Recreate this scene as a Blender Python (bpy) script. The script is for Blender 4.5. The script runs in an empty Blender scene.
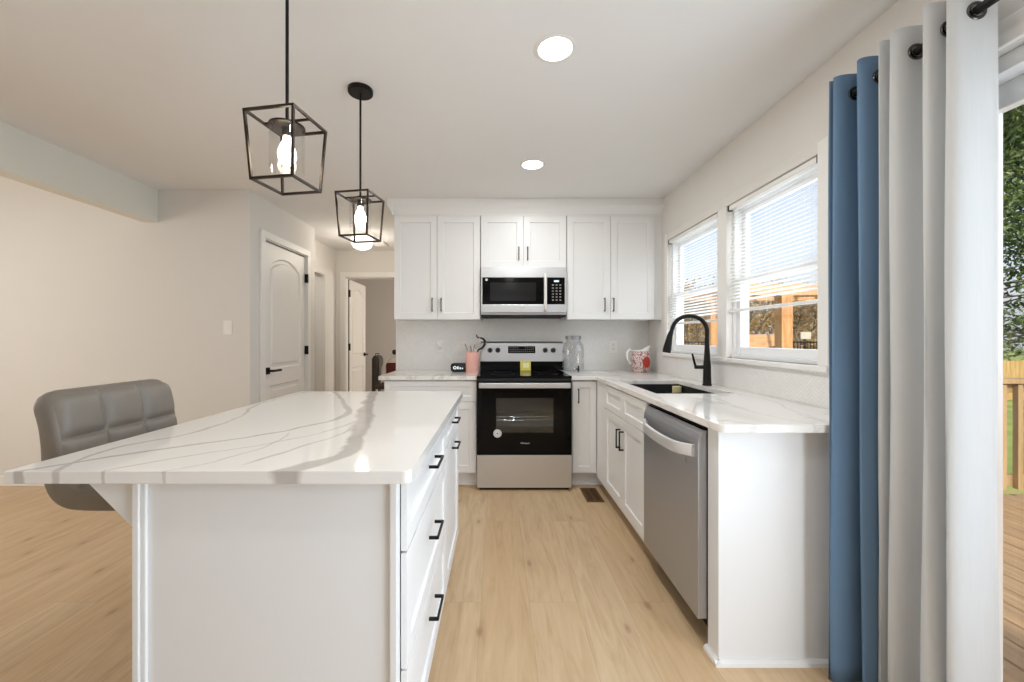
import bpy, bmesh, math, random
from mathutils import Vector, Matrix
from math import pi, sin, cos, radians

# ------------------------------------------------------------------ camera, world, sun, big lights, exposure
SC = bpy.context.scene
COL = SC.collection
H = 1.225                     # camera height
F, PX, PY = 405.0, 498.0, 338.0   # focal length and vanishing point in pixels of the 1024x682 frame
cam_d = bpy.data.cameras.new('camera'); cam = bpy.data.objects.new('camera', cam_d); COL.objects.link(cam)
cam.location = (0, 0, H); cam.rotation_euler = (pi / 2, 0, 0)
cam_d.sensor_width = 36; cam_d.lens = F / 1024 * 36
cam_d.shift_x = (512 - PX) / 1024; cam_d.shift_y = -(341 - PY) / 1024
cam_d.clip_start = 0.02; cam_d.clip_end = 300
SC.camera = cam

SC.view_settings.view_transform = 'Standard'; SC.view_settings.look = 'None'
SC.view_settings.exposure = 0.36; SC.view_settings.gamma = 1.0
SC.view_settings.use_curve_mapping = False

w = bpy.data.worlds.new('sky_world'); SC.world = w; w.use_nodes = True
nt = w.node_tree; nt.nodes.clear()
sky = nt.nodes.new('ShaderNodeTexSky'); sky.sky_type = 'NISHITA'; sky.sun_disc = False
sky.sun_elevation = radians(38); sky.sun_rotation = radians(170); sky.air_density = 1.0; sky.dust_density = 4.0; sky.ozone_density = 1.2
bg = nt.nodes.new('ShaderNodeBackground'); bg.inputs['Strength'].default_value = 0.20
wo = nt.nodes.new('ShaderNodeOutputWorld')
hz = nt.nodes.new('ShaderNodeMix'); hz.data_type = 'RGBA'; hz.inputs[0].default_value = .55; hz.inputs[7].default_value = (3.6, 3.75, 4.1, 1)   # thin white cloud veil
nt.links.new(sky.outputs[0], hz.inputs[6]); nt.links.new(hz.outputs[2], bg.inputs[0]); nt.links.new(bg.outputs[0], wo.inputs[0])

def lamp(name, typ, loc, energy, color=(1, 1, 1), target=None, **kw):
    d = bpy.data.lights.new(name, typ); d.energy = energy; d.color = color
    for k, v in kw.items(): setattr(d, k, v)
    o = bpy.data.objects.new(name, d); COL.objects.link(o); o.location = loc
    if target is not None:
        o.rotation_euler = (Vector(target) - Vector(loc)).to_track_quat('-Z', 'Y').to_euler()
    return o

lamp('sun', 'SUN', (0, -5, 8), 3.2, (1, .93, .82), target=(0.9, 1.5, 3.2), angle=radians(1.0))
# lamps added for assumed, unbuilt windows behind and to the left of the camera
lamp('added_light_behind', 'AREA', (-0.9, -3.42, 1.45), 6, (.74, .87, 1.0), target=(-0.9, 0, 1.3), shape='RECTANGLE', size=3.2, size_y=1.7)  # added lamp for an assumed window; the wall behind it is solid
lamp('assumed_daylight_dining', 'AREA', (-5.52, 1.0, 1.5), 40, (1.0, .94, .87), target=(0, 1.0, 1.35), shape='RECTANGLE', size=2.2, size_y=1.3)  # assumed window light, judged from the beam's shadow; left wall has no opening
lamp('patio_daylight', 'AREA', (1.64, 0.12, 1.05), 46, (.70, .84, 1.0), target=(0, 0.17, 1.45), shape='RECTANGLE', size=1.1, size_y=1.9)

lamp('kitchen_window_daylight', 'AREA', (1.66, 2.65, 1.58), 8, (.74, .86, 1.0), target=(0, 2.65, 1.40), shape='RECTANGLE', size=1.6, size_y=.92)

# ------------------------------------------------------------------ helpers
def lin(r, g=None, b=None):
    if g is None: r, g, b = r
    f = lambda c: c / 12.92 if c <= .04045 else ((c + .055) / 1.055) ** 2.4
    return (f(r / 255), f(g / 255), f(b / 255), 1)

def X_(px, y): return (px - PX) * y / F
def Z_(py, y): return H - (py - PY) * y / F

ORIG = {}
class MB:
    def __init__(self): self.bm = bmesh.new()
    def box(self, x0, x1, y0, y1, z0, z1, bev=0.0, seg=2):
        b = self.bm
        if x0 > x1: x0, x1 = x1, x0
        if y0 > y1: y0, y1 = y1, y0
        if z0 > z1: z0, z1 = z1, z0
        v = [b.verts.new(p) for p in ((x0,y0,z0),(x1,y0,z0),(x1,y1,z0),(x0,y1,z0),(x0,y0,z1),(x1,y0,z1),(x1,y1,z1),(x0,y1,z1))]
        fs = [b.faces.new([v[i] for i in q]) for q in ((0,3,2,1),(4,5,6,7),(0,1,5,4),(1,2,6,5),(2,3,7,6),(3,0,4,7))]
        if bev > 0:
            es = list({e for f in fs for e in f.edges})
            bmesh.ops.bevel(b, geom=es, offset=bev, segments=seg, profile=.5, affect='EDGES')
        return self
    def obox(self, c, u, v, n, su, sv, sn, bev=0.0):
        """box centred at c with axes u, v, n and full sizes"""
        b = self.bm; c = Vector(c); u = Vector(u).normalized()*su/2; v = Vector(v).normalized()*sv/2; n = Vector(n).normalized()*sn/2
        P = [c-u-v-n, c+u-v-n, c+u+v-n, c-u+v-n, c-u-v+n, c+u-v+n, c+u+v+n, c-u+v+n]
        vs = [b.verts.new(p) for p in P]
        fs = [b.faces.new([vs[i] for i in q]) for q in ((0,3,2,1),(4,5,6,7),(0,1,5,4),(1,2,6,5),(2,3,7,6),(3,0,4,7))]
        if bev > 0:
            es = list({e for f in fs for e in f.edges})
            bmesh.ops.bevel(b, geom=es, offset=bev, segments=2, profile=.5, affect='EDGES')
        return self
    def tube(self, pts, r, seg=12, cap=True):
        b = self.bm; pts = [Vector(p) for p in pts]; n = len(pts)
        rs = r if isinstance(r, (list, tuple)) else [r] * n
        rings = []; ref = None
        for i, p in enumerate(pts):
            t = (pts[min(i+1, n-1)] - pts[max(i-1, 0)]).normalized()
            if ref is None:
                ref = Vector((0, 0, 1)) if abs(t.z) < .9 else Vector((1, 0, 0))
            a = (ref - t * ref.dot(t)).normalized(); ref = a; c = t.cross(a)
            rings.append([b.verts.new(p + (a*cos(2*pi*k/seg) + c*sin(2*pi*k/seg)) * rs[i]) for k in range(seg)])
        for i in range(n-1):
            for k in range(seg):
                b.faces.new((rings[i][k], rings[i][(k+1) % seg], rings[i+1][(k+1) % seg], rings[i+1][k]))
        if cap:
            b.faces.new(rings[0][::-1]); b.faces.new(rings[-1])
        return self
    def lathe(self, c, prof, seg=32, axis=(0, 0, 1), closed=False):
        """prof: list of (r, h) along axis from c"""
        b = self.bm; c = Vector(c); ax = Vector(axis).normalized()
        ref = Vector((1, 0, 0)) if abs(ax.x) < .9 else Vector((0, 1, 0))
        a = (ref - ax*ref.dot(ax)).normalized(); d = ax.cross(a)
        rings = []
        for r, h in prof:
            if r < 1e-6: rings.append([b.verts.new(c + ax*h)])
            else: rings.append([b.verts.new(c + ax*h + (a*cos(2*pi*k/seg) + d*sin(2*pi*k/seg))*r) for k in range(seg)])
        pairs = list(zip(rings, rings[1:]))
        if closed: pairs.append((rings[-1], rings[0]))
        for A, B in pairs:
            for k in range(seg):
                k2 = (k+1) % seg
                if len(A) == 1 and len(B) == 1: continue
                if len(A) == 1: b.faces.new((A[0], B[k2], B[k]))
                elif len(B) == 1: b.faces.new((A[k], A[k2], B[0]))
                else: b.faces.new((A[k], A[k2], B[k2], B[k]))
        return self
    def prism(self, poly, frame, d0, d1, bev=0.0):
        """poly 2D list; frame = (origin, u, v, n): extruded along n from d0 to d1"""
        b = self.bm; o, u, v, n = [Vector(q) for q in frame]
        A = [b.verts.new(o + u*p[0] + v*p[1] + n*d0) for p in poly]
        B = [b.verts.new(o + u*p[0] + v*p[1] + n*d1) for p in poly]
        fs = [b.faces.new(A[::-1]), b.faces.new(B)]
        m = len(poly)
        for i in range(m): fs.append(b.faces.new((A[i], A[(i+1) % m], B[(i+1) % m], B[i])))
        if bev > 0:
            es = list({e for f in fs[:2] for e in f.edges})
            bmesh.ops.bevel(b, geom=es, offset=bev, segments=2, profile=.5, affect='EDGES')
        return self
    def grid_slab(self, xs, ys, keep, z0, z1):
        b = self.bm; V = {}
        def vert(i, j, k):
            if (i, j, k) not in V: V[(i, j, k)] = b.verts.new((xs[i], ys[j], (z0, z1)[k]))
            return V[(i, j, k)]
        nx, ny = len(xs)-1, len(ys)-1
        on = lambda i, j: 0 <= i < nx and 0 <= j < ny and keep((xs[i]+xs[i+1])/2, (ys[j]+ys[j+1])/2)
        for i in range(nx):
            for j in range(ny):
                if not on(i, j): continue
                b.faces.new((vert(i,j,1), vert(i+1,j,1), vert(i+1,j+1,1), vert(i,j+1,1)))
                b.faces.new((vert(i,j,0), vert(i,j+1,0), vert(i+1,j+1,0), vert(i+1,j,0)))
                if not on(i-1, j): b.faces.new((vert(i,j,0), vert(i,j,1), vert(i,j+1,1), vert(i,j+1,0)))
                if not on(i+1, j): b.faces.new((vert(i+1,j,0), vert(i+1,j+1,0), vert(i+1,j+1,1), vert(i+1,j,1)))
                if not on(i, j-1): b.faces.new((vert(i,j,0), vert(i+1,j,0), vert(i+1,j,1), vert(i,j,1)))
                if not on(i, j+1): b.faces.new((vert(i,j+1,0), vert(i,j+1,1), vert(i+1,j+1,1), vert(i+1,j+1,0)))
        return self
    def quad(self, pts):
        self.bm.faces.new([self.bm.verts.new(p) for p in pts]); return self
    def panel_door(self, o, u, v, n, wd, ht, t, panels, depth=.008, slope=.006, raise_in=None):
        """slab with recessed panels. o = front lower corner on the outer face, n outward; panels = list of 2D closed polys (CCW)"""
        b = self.bm; o, u, v, n = [Vector(q) for q in (o, u, v, n)]
        P = lambda x, y, d: o + u*x + v*y + n*d
        outer = [b.verts.new(P(x, y, 0)) for x, y in ((0,0),(wd,0),(wd,ht),(0,ht))]
        back = [b.verts.new(P(x, y, -t)) for x, y in ((0,0),(wd,0),(wd,ht),(0,ht))]
        edges = []
        for i in range(4):
            edges.append(b.edges.new((outer[i], outer[(i+1) % 4])))
        loops = []
        for poly in panels:
            L = [b.verts.new(P(x, y, 0)) for x, y in poly]; m = len(L)
            for i in range(m): edges.append(b.edges.new((L[i], L[(i+1) % m])))
            loops.append((L, poly))
        bmesh.ops.triangle_fill(b, use_beauty=True, use_dissolve=False, edges=edges, normal=n)
        for i in range(4):
            b.faces.new((outer[(i+1) % 4], outer[i], back[i], back[(i+1) % 4]))
        b.faces.new(back[::-1])
        for L, poly in loops:
            prev = L
            stages = [(slope, -depth)]
            if raise_in: stages += [(slope + raise_in, -depth), (slope + raise_in + .012, -depth*.25)]
            for ins, dp in stages:
                q = inset(poly, ins)
                N = [b.verts.new(P(x, y, dp)) for x, y in q]; m = len(N)
                for i in range(m): b.faces.new((prev[i], prev[(i+1) % m], N[(i+1) % m], N[i]))
                prev = N
            b.faces.new(prev)
        return self
    def build(self, name, mat, parent=None, smooth=False, mats=None, bevel_mod=0, keep=True):
        bmesh.ops.recalc_face_normals(self.bm, faces=self.bm.faces[:])
        org = ORIG.get(parent.name, Vector()) if parent is not None else Vector()
        if org.length: self.bm.transform(Matrix.Translation(-org))
        me = bpy.data.meshes.new(name); self.bm.to_mesh(me); self.bm.free()
        o = bpy.data.objects.new(name, me); COL.objects.link(o)
        for m in (mats or [mat]): me.materials.append(m)
        if smooth:
            if smooth is True:
                for p in me.polygons: p.use_smooth = True
            else:
                me.shade_smooth() if hasattr(me, 'shade_smooth') else None
                try: me.set_sharp_from_angle(angle=radians(smooth))
                except Exception: pass
        if parent is not None:
            o.parent = parent; ORIG[o.name] = org
        if bevel_mod:
            md = o.modifiers.new('edge', 'BEVEL'); md.width = bevel_mod; md.segments = 2; md.limit_method = 'ANGLE'; md.angle_limit = radians(40)
        return o

def inset(poly, d):
    """inset a CCW 2D polygon"""
    n = len(poly); out = []
    for i in range(n):
        p0, p1, p2 = Vector(poly[i-1]), Vector(poly[i]), Vector(poly[(i+1) % n])
        e1 = (p1-p0).normalized(); e2 = (p2-p1).normalized()
        n1 = Vector((-e1.y, e1.x)); n2 = Vector((-e2.y, e2.x))
        m = (n1+n2); m = m / max(m.length_squared/2, .2)
        out.append(tuple(p1 + m*d))
    return out

def thing(name, loc, label, cat, group=None):
    o = bpy.data.objects.new(name, None); COL.objects.link(o); o.location = loc; o.empty_display_size = .05
    ORIG[o.name] = Vector(loc); o['label'] = label; o['category'] = cat
    if group: o['group'] = group
    return o
def tag(o, label, cat, group=None, kind=None):
    o['label'] = label; o['category'] = cat
    if group: o['group'] = group
    if kind: o['kind'] = kind
    return o
def struct(o, label=None):
    o['kind'] = 'structure'
    if label: o['label'] = label
    return o
def sthing(name, loc):
    o = bpy.data.objects.new(name, None); COL.objects.link(o); o.location = loc; ORIG[o.name] = Vector(loc); o['kind'] = 'structure'
    return o
def copy_tree(o, parent=None):
    c = o.copy(); COL.objects.link(c)
    if parent is not None: c.parent = parent
    for ch in [q for q in bpy.data.objects if q.parent == o and q is not c]: copy_tree(ch, c)
    return c
def rect(x0, y0, x1, y1): return [(x0, y0), (x1, y0), (x1, y1), (x0, y1)]
def rrect(x0, y0, x1, y1, r, corners=(1,1,1,1), seg=5):
    out = []
    for (cx, cy, a0, on) in ((x1-r, y0+r, -90, corners[1]), (x1-r, y1-r, 0, corners[2]), (x0+r, y1-r, 90, corners[3]), (x0+r, y0+r, 180, corners[0])):
        if on:
            for k in range(seg+1):
                a = radians(a0 + 90*k/seg); out.append((cx + r*cos(a), cy + r*sin(a)))
        else:
            out.append((cx + r*(1 if cx > (x0+x1)/2 else -1), cy + r*(1 if cy > (y0+y1)/2 else -1)))
    return out

# ------------------------------------------------------------------ materials
class NT:
    def __init__(self, name):
        self.m = bpy.data.materials.new(name); self.m.use_nodes = True; self.t = self.m.node_tree
        self.p = self.t.nodes['Principled BSDF']; self.out = self.t.nodes['Material Output']
    def n(self, typ, **kw):
        q = self.t.nodes.new(typ)
        for k, v in kw.items():
            if k.startswith('i_'):
                key = k[2:]; key = int(key) if key.isdigit() else key.replace('_', ' ')
                q.inputs[key].default_value = v
            else: setattr(q, k, v)
        return q
    def l(self, a, b): self.t.links.new(a, b)
    def math(self, op, a, b=None, c=None, clamp=False):
        q = self.t.nodes.new('ShaderNodeMath'); q.operation = op; q.use_clamp = clamp
        for i, s in enumerate((a, b, c)):
            if s is None: continue
            if isinstance(s, (int, float)): q.inputs[i].default_value = s
            else: self.l(s, q.inputs[i])
        return q.outputs[0]
    def mix(self, fac, a, b, blend='MIX'):
        q = self.t.nodes.new('ShaderNodeMix'); q.data_type = 'RGBA'; q.blend_type = blend
        for key, s in ((0, fac), (6, a), (7, b)):
            if isinstance(s, (int, float, tuple)): q.inputs[key].default_value = s
            else: self.l(s, q.inputs[key])
        return q.outputs[2]
    def coord(self): return self.n('ShaderNodeTexCoord').outputs['Object']
    def noise(self, vec, scale, detail=4, rough=.5, dist=0):
        q = self.n('ShaderNodeTexNoise'); q.inputs['Scale'].default_value = scale; q.inputs['Detail'].default_value = detail
        q.inputs['Roughness'].default_value = rough; q.inputs['Distortion'].default_value = dist
        if vec is not None: self.l(vec, q.inputs['Vector'])
        return q
    def mapping(self, vec, scale=(1,1,1), rot=(0,0,0), loc=(0,0,0)):
        q = self.n('ShaderNodeMapping'); q.inputs['Scale'].default_value = scale; q.inputs['Rotation'].default_value = rot; q.inputs['Location'].default_value = loc
        self.l(vec, q.inputs['Vector']); return q.outputs[0]
    def bump(self, h, strength=.1, dist=.01):
        q = self.n('ShaderNodeBump'); q.inputs['Strength'].default_value = strength; q.inputs['Distance'].default_value = dist
        self.l(h, q.inputs['Height']); self.l(q.outputs[0], self.p.inputs['Normal'])
    def ramp(self, fac, stops):
        q = self.n('ShaderNodeValToRGB'); e = q.color_ramp.elements
        while len(e) < len(stops): e.new(.5)
        for i, (p, c) in enumerate(stops): e[i].position = p; e[i].color = c
        self.l(fac, q.inputs[0]); return q.outputs[0]

def pmat(name, col, rough=.5, metal=0, var=.03, scale=6, bump=0, bscale=200, spec=.5, **kw):
    """plain painted / metal / plastic surface with a slight procedural mottling"""
    t = NT(name); c = t.coord(); nz = t.noise(c, scale)
    base = col if len(col) == 4 else lin(col)
    lo = tuple(max(0, k*(1-var)) for k in base[:3]) + (1,); hi = tuple(min(1, k*(1+var)) for k in base[:3]) + (1,)
    t.l(t.mix(nz.outputs[0], lo, hi), t.p.inputs['Base Color'])
    t.p.inputs['Roughness'].default_value = rough; t.p.inputs['Metallic'].default_value = metal
    t.p.inputs['Specular IOR Level'].default_value = spec
    for k, v in kw.items(): t.p.inputs[k.replace('_', ' ')].default_value = v
    if bump:
        nb = t.noise(c, bscale, 3); t.bump(nb.outputs[0], bump, .002)
    return t.m

M = {}
M['wall'] = pmat('wall_paint', (224, 220, 214), .85, var=.012, bump=.06, bscale=350)
M['ceil'] = pmat('ceiling_paint', (236, 235, 233), .9, var=.012, bump=.08, bscale=250)
M['beam'] = pmat('beam_paint', (226, 224, 214), .8, var=.012)
M['trim'] = pmat('white_trim_paint', (236, 233, 228), .45, var=.01)
M['cab'] = pmat('white_cabinet_lacquer', (236, 235, 233), .38, var=.008)
M['door'] = pmat('white_door_paint', (234, 230, 224), .45, var=.01)
M['black'] = pmat('black_matte_metal', (26, 24, 24), .42, .6, var=.1)
M['blackpl'] = pmat('black_plastic', (22, 22, 23), .35, var=.1)
M['bronze'] = pmat('dark_bronze_metal', (62, 54, 48), .35, .8, var=.1)
M['bglass'] = pmat('black_glass', (9, 9, 11), .08, var=.1, spec=.16)
M['chrome'] = pmat('chrome', (210, 210, 212), .12, 1, var=.02)
M['dark'] = pmat('dark_recess', (30, 26, 22), .8, var=.1)
M['plate'] = pmat('white_plastic', (240, 238, 233), .35, var=.01)
M['vinyl'] = pmat('white_vinyl', (240, 240, 240), .35, var=.01)
M['grey_leather'] = pmat('grey_leather', (128, 120, 110), .42, var=.06, scale=20, bump=.15, bscale=300)
M['sinkblack'] = pmat('black_composite', (30, 31, 34), .5, var=.15, scale=300)
M['wood_ext'] = None

def steel(name, col=(176, 172, 168), rough=.28, vertical=False, axis='x'):
    t = NT(name); c = t.coord()
    sc = {'x': (1, 60, 300), 'y': (60, 1, 300), 'z': (60, 300, 1)}[axis]
    nz = t.noise(t.mapping(c, sc), 4, 3, .6)
    b = lin(col)
    t.l(t.mix(nz.outputs[0], tuple(k*.97 for k in b[:3])+(1,), tuple(min(1, k*1.02) for k in b[:3])+(1,)), t.p.inputs['Base Color'])
    t.p.inputs['Metallic'].default_value = .8
    t.l(t.math('MULTIPLY_ADD', nz.outputs[0], .06, rough-.03), t.p.inputs['Roughness'])
    return t.m
M['steel'] = steel('brushed_steel', (212, 212, 213), .36)
M['steel_dw'] = steel('brushed_steel_dark', (180, 181, 184), .40, axis='y')

M['steel_light'] = pmat('satin_steel', (232, 230, 228), .38, .6, var=.02)

def glass(name, tint=(1, 1, 1), refl=.12, rough=.02, alpha_col=None):
    t = NT(name); t.t.nodes.remove(t.p)
    tr = t.n('ShaderNodeBsdfTransparent'); tr.inputs[0].default_value = tint + (1,)
    gl = t.n('ShaderNodeBsdfGlossy'); gl.inputs['Roughness'].default_value = rough
    lw = t.n('ShaderNodeLayerWeight'); lw.inputs['Blend'].default_value = .35
    mx = t.n('ShaderNodeMixShader')
    t.l(t.math('MULTIPLY_ADD', lw.outputs['Facing'], refl*2.5, refl*.35), mx.inputs[0])
    t.l(tr.outputs[0], mx.inputs[1]); t.l(gl.outputs[0], mx.inputs[2]); t.l(mx.outputs[0], t.out.inputs[0])
    return t.m
M['pane'] = glass('window_glass', (1, 1, 1), .05)
M['clear'] = glass('clear_glass', (.995, .995, .995), .07)
M['jar'] = glass('jar_glass', (.975, .98, .98), .12)
M['ovenpane'] = glass('oven_window_glass', (.74, .76, .77), .14)

def emit(name, col, strength):
    t = NT(name); t.p.inputs['Base Color'].default_value = col + (1,)
    t.p.inputs['Emission Color'].default_value = col + (1,); t.p.inputs['Emission Strength'].default_value = strength
    return t.m
M['led'] = emit('led_diffuser', (1, .98, .95), 5)
M['bulb'] = emit('glowing_bulb', (1, .90, .74), 14)
M['dome'] = emit('glowing_dome_glass', (1, .94, .82), 1.3)
M['digit'] = emit('lit_digits', (.8, .95, 1.0), .12)

def floor_mat():
    t = NT('oak_plank_floor'); c = t.coord()
    v = t.mapping(c, (1, 1, 1), (0, 0, pi/2), (.07, .3, 0))
    br = t.n('ShaderNodeTexBrick', offset=.37, offset_frequency=2)
    for k, val in (('Scale', 1), ('Mortar Size', .0010), ('Mortar Smooth', .3), ('Bias', 0), ('Brick Width', 1.32), ('Row Height', .222)): br.inputs[k].default_value = val
    br.inputs['Color1'].default_value = (0, 0, 0, 1); br.inputs['Color2'].default_value = (1, 1, 1, 1); br.inputs['Mortar'].default_value = (.5, .5, .5, 1)
    t.l(v, br.inputs['Vector'])
    pid = t.n('ShaderNodeSeparateColor'); t.l(br.outputs['Color'], pid.inputs[0])
    # per-plank offset of the grain
    comb = t.n('ShaderNodeCombineXYZ'); t.l(t.math('MULTIPLY', pid.outputs[0], 37.0), comb.inputs[2])
    add = t.n('ShaderNodeVectorMath', operation='ADD'); t.l(c, add.inputs[0]); t.l(comb.outputs[0], add.inputs[1])
    g1 = t.noise(t.mapping(add.outputs[0], (9, 1.0, 1)), 2.6, 5, .55, 1.1)
    g2 = t.noise(t.mapping(add.outputs[0], (60, 1.6, 1)), 5, 5, .7, .2)
    kn = t.n('ShaderNodeTexVoronoi', feature='F1', voronoi_dimensions='2D'); kn.inputs['Scale'].default_value = 1.5
    t.l(t.mapping(t.mix(.03, c, g1.outputs['Color']), (3.4, 1.3, 1)), kn.inputs['Vector'])
    ksel = t.n('ShaderNodeSeparateColor'); t.l(kn.outputs['Color'], ksel.inputs[0])
    knot = t.ramp(kn.outputs['Distance'], [(0, (1, 1, 1, 1)), (.045, (.6, .6, .6, 1)), (.07, (.22, .22, .22, 1)), (.20, (0, 0, 0, 1))])
    base = t.ramp(g1.outputs[0], [(.25, lin(184, 154, 118)), (.5, lin(206, 178, 142)), (.75, lin(218, 193, 158))])
    base = t.mix(t.math('MULTIPLY', g2.outputs[0], .16), base, lin(172, 138, 98))
    base = t.mix(t.math('MULTIPLY', pid.outputs[0], .38), base, lin(196, 158, 112))
    base = t.mix(t.math('MULTIPLY', t.math('MULTIPLY', knot, t.math('GREATER_THAN', ksel.outputs[0], .45)), .62), base, lin(132, 96, 62))
    base = t.mix(t.math('MULTIPLY', br.outputs['Fac'], .38), base, lin(128, 98, 66))
    t.l(base, t.p.inputs['Base Color'])
    t.l(t.math('MULTIPLY_ADD', g2.outputs[0], .12, .36), t.p.inputs['Roughness'])
    t.bump(t.math('SUBTRACT', t.math('MULTIPLY', g2.outputs[0], .3), br.outputs['Fac']), .12, .002)
    return t.m
M['floor'] = floor_mat()

def quartz(name, veins=None, box=None):
    """white quartz with grey veins; veins: list of ([(y, x), ...], width) in world metres inside box=(x0, x1, y0, y1)"""
    t = NT(name); c = t.coord(); sp = t.n('ShaderNodeSeparateXYZ'); t.l(c, sp.inputs[0])
    n1 = t.noise(c, 2.2, 5, .6); n2 = t.noise(c, 9, 5, .6); n3 = t.noise(c, 34, 3, .6)
    white = lin(240, 236, 230)
    mask = None
    if veins:
        x0, x1, y0, y1 = box
        yn = t.math('DIVIDE', t.math('SUBTRACT', sp.outputs[1], y0), y1-y0, clamp=True)
        wob = t.math('MULTIPLY', t.math('SUBTRACT', n1.outputs[0], .5), .05)
        wob2 = t.math('MULTIPLY', t.math('SUBTRACT', n2.outputs[0], .5), .035)
        xx = t.math('ADD', t.math('ADD', sp.outputs[0], wob), wob2)
        for pts, wd, st in veins:
            fc = t.n('ShaderNodeFloatCurve'); cu = fc.mapping.curves[0]
            P = sorted([((y-y0)/(y1-y0), (x-x0)/(x1-x0)) for y, x in pts])
            cu.points[0].location = P[0]; cu.points[1].location = P[-1]
            for p in P[1:-1]: cu.points.new(*p)
            fc.mapping.update(); t.l(yn, fc.inputs['Value'])
            vx = t.math('MULTIPLY_ADD', fc.outputs[0], x1-x0, x0)
            dd = t.math('ABSOLUTE', t.math('SUBTRACT', xx, vx))
            wv = t.math('MULTIPLY', t.math('POWER', n1.outputs[0], 1.5), wd*2.8)
            soft = t.math('SUBTRACT', 1.0, t.math('DIVIDE', dd, wv), clamp=True)
            soft = t.math('MULTIPLY', t.math('MINIMUM', t.math('MULTIPLY', soft, 2.4), 1.0), st)
            ylo = t.math('MULTIPLY', t.math('SUBTRACT', yn, P[0][0]), 30, clamp=True) if P[0][0] > .01 else 1.0
            yhi = t.math('MULTIPLY', t.math('SUBTRACT', P[-1][0], yn), 30, clamp=True) if P[-1][0] < .99 else 1.0
            soft = t.math('MULTIPLY', t.math('MULTIPLY', soft, ylo), yhi)
            mask = soft if mask is None else t.math('MAXIMUM', mask, soft)
    else:
        rt = t.mapping(c, (1.6, .55, 1), (0, 0, radians(24)))
        nn = t.noise(rt, 1.7, 5, .55, .7)
        d = t.math('ABSOLUTE', t.math('SUBTRACT', nn.outputs[0], .5))
        mask = t.math('MULTIPLY', t.math('SUBTRACT', 1.0, t.math('MULTIPLY', d, 42), clamp=True), t.math('MULTIPLY', n1.outputs[0], .9))
    col = t.mix(t.math('MULTIPLY', mask, t.math('MULTIPLY_ADD', n2.outputs[0], .5, .55)), white, lin(168, 160, 152))
    col = t.mix(t.math('MULTIPLY', n3.outputs[0], .05), col, lin(196, 190, 182))
    t.l(col, t.p.inputs['Base Color']); t.p.inputs['Roughness'].default_value = .07
    t.p.inputs['Specular IOR Level'].default_value = .5
    return t.m
IB = (-1.2, -.15, .93, 2.40)
M['quartz_island'] = quartz('veined_quartz_island', [
    ([(.93, -.50), (1.01, -.45), (1.11, -.41), (1.28, -.45), (1.52, -.50), (1.86, -.60), (2.40, -.73)], .034, .9),
    ([(.93, -1.13), (1.04, -1.03), (1.17, -.90), (1.30, -.76), (1.42, -.68), (1.62, -.61), (1.9, -.72), (2.4, -.98)], .014, .75),
    ([(.93, -1.02), (1.12, -1.08), (1.35, -1.0), (1.6, -1.03), (1.9, -1.12), (2.4, -1.1)], .010, .6),
    ([(.98, -.62), (1.15, -.56), (1.4, -.50), (1.7, -.56)], .006, .6),
    ([(.93, -.93), (1.05, -.83), (1.25, -.63), (1.5, -.53), (1.75, -.57), (2.0, -.63)], .006, .6),
    ([(.93, -.80), (.97, -.75), (1.05, -.70), (1.2, -.66), (1.35, -.70)], .005, .5),
], IB)
M['quartz'] = quartz('veined_quartz')

def tile_mat(name, ax):
    """white glossy chevron mosaic; ax = 0 uses X as the horizontal, 1 uses Y"""
    t = NT(name); c = t.coord(); sp = t.n('ShaderNodeSeparateXYZ'); t.l(c, sp.inputs[0])
    hx = t.math('DIVIDE', sp.outputs[ax], .068)
    tri = t.math('ABSOLUTE', t.math('SUBTRACT', t.math('FRACT', hx), .5))
    zz = t.math('DIVIDE', t.math('ADD', sp.outputs[2], t.math('MULTIPLY', tri, .068)), .0205)
    fr = t.math('FRACT', zz)
    g = t.math('LESS_THAN', fr, .13)
    s1 = t.math('LESS_THAN', tri, .025); s2 = t.math('GREATER_THAN', tri, .475)
    grout = g
    cell = t.n('ShaderNodeTexWhiteNoise', noise_dimensions='2D')
    cb = t.n('ShaderNodeCombineXYZ'); t.l(t.math('FLOOR', zz), cb.inputs[0]); t.l(t.math('FLOOR', t.math('MULTIPLY', hx, 2)), cb.inputs[1]); t.l(cb.outputs[0], cell.inputs['Vector'])
    col = t.mix(cell.outputs[0], lin(235, 233, 229), lin(239, 238, 235))
    col = t.mix(t.math('MULTIPLY', grout, .8), col, lin(218, 214, 209))
    t.l(col, t.p.inputs['Base Color']); t.p.inputs['Roughness'].default_value = .18
    t.bump(t.math('SUBTRACT', 1.0, grout), .25, .002)
    return t.m
M['tile_x'] = tile_mat('chevron_tile_x', 0); M['tile_y'] = tile_mat('chevron_tile_y', 1)

def wood(name, a, b, axis='y', scale=1.0, rough=.6):
    t = NT(name); c = t.coord()
    sc = {'x': (1, 14, 14), 'y': (14, 1, 14), 'z': (14, 14, 1)}[axis]
    n = t.noise(t.mapping(c, tuple(k*scale for k in sc)), 2.0, 6, .65, .5)
    t.l(t.ramp(n.outputs[0], [(.3, lin(a)), (.7, lin(b))]), t.p.inputs['Base Color'])
    t.p.inputs['Roughness'].default_value = rough; t.bump(n.outputs[0], .2, .003)
    return t.m
M['cedar'] = wood('cedar_timber', (172, 124, 78), (212, 168, 116), 'z')
M['cedar_x'] = wood('cedar_timber_long', (184, 138, 98), (222, 182, 140), 'x')
M['deck'] = wood('weathered_deck_board', (128, 106, 80), (174, 145, 108), 'y', .8)
M['rail'] = wood('pine_rail', (132, 108, 76), (172, 146, 106), 'z')
M['fence'] = wood('fence_board', (146, 118, 72), (190, 160, 104), 'z')
M['bark'] = wood('tree_bark', (78, 66, 56), (140, 122, 104), 'z', .6, .9)

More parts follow.
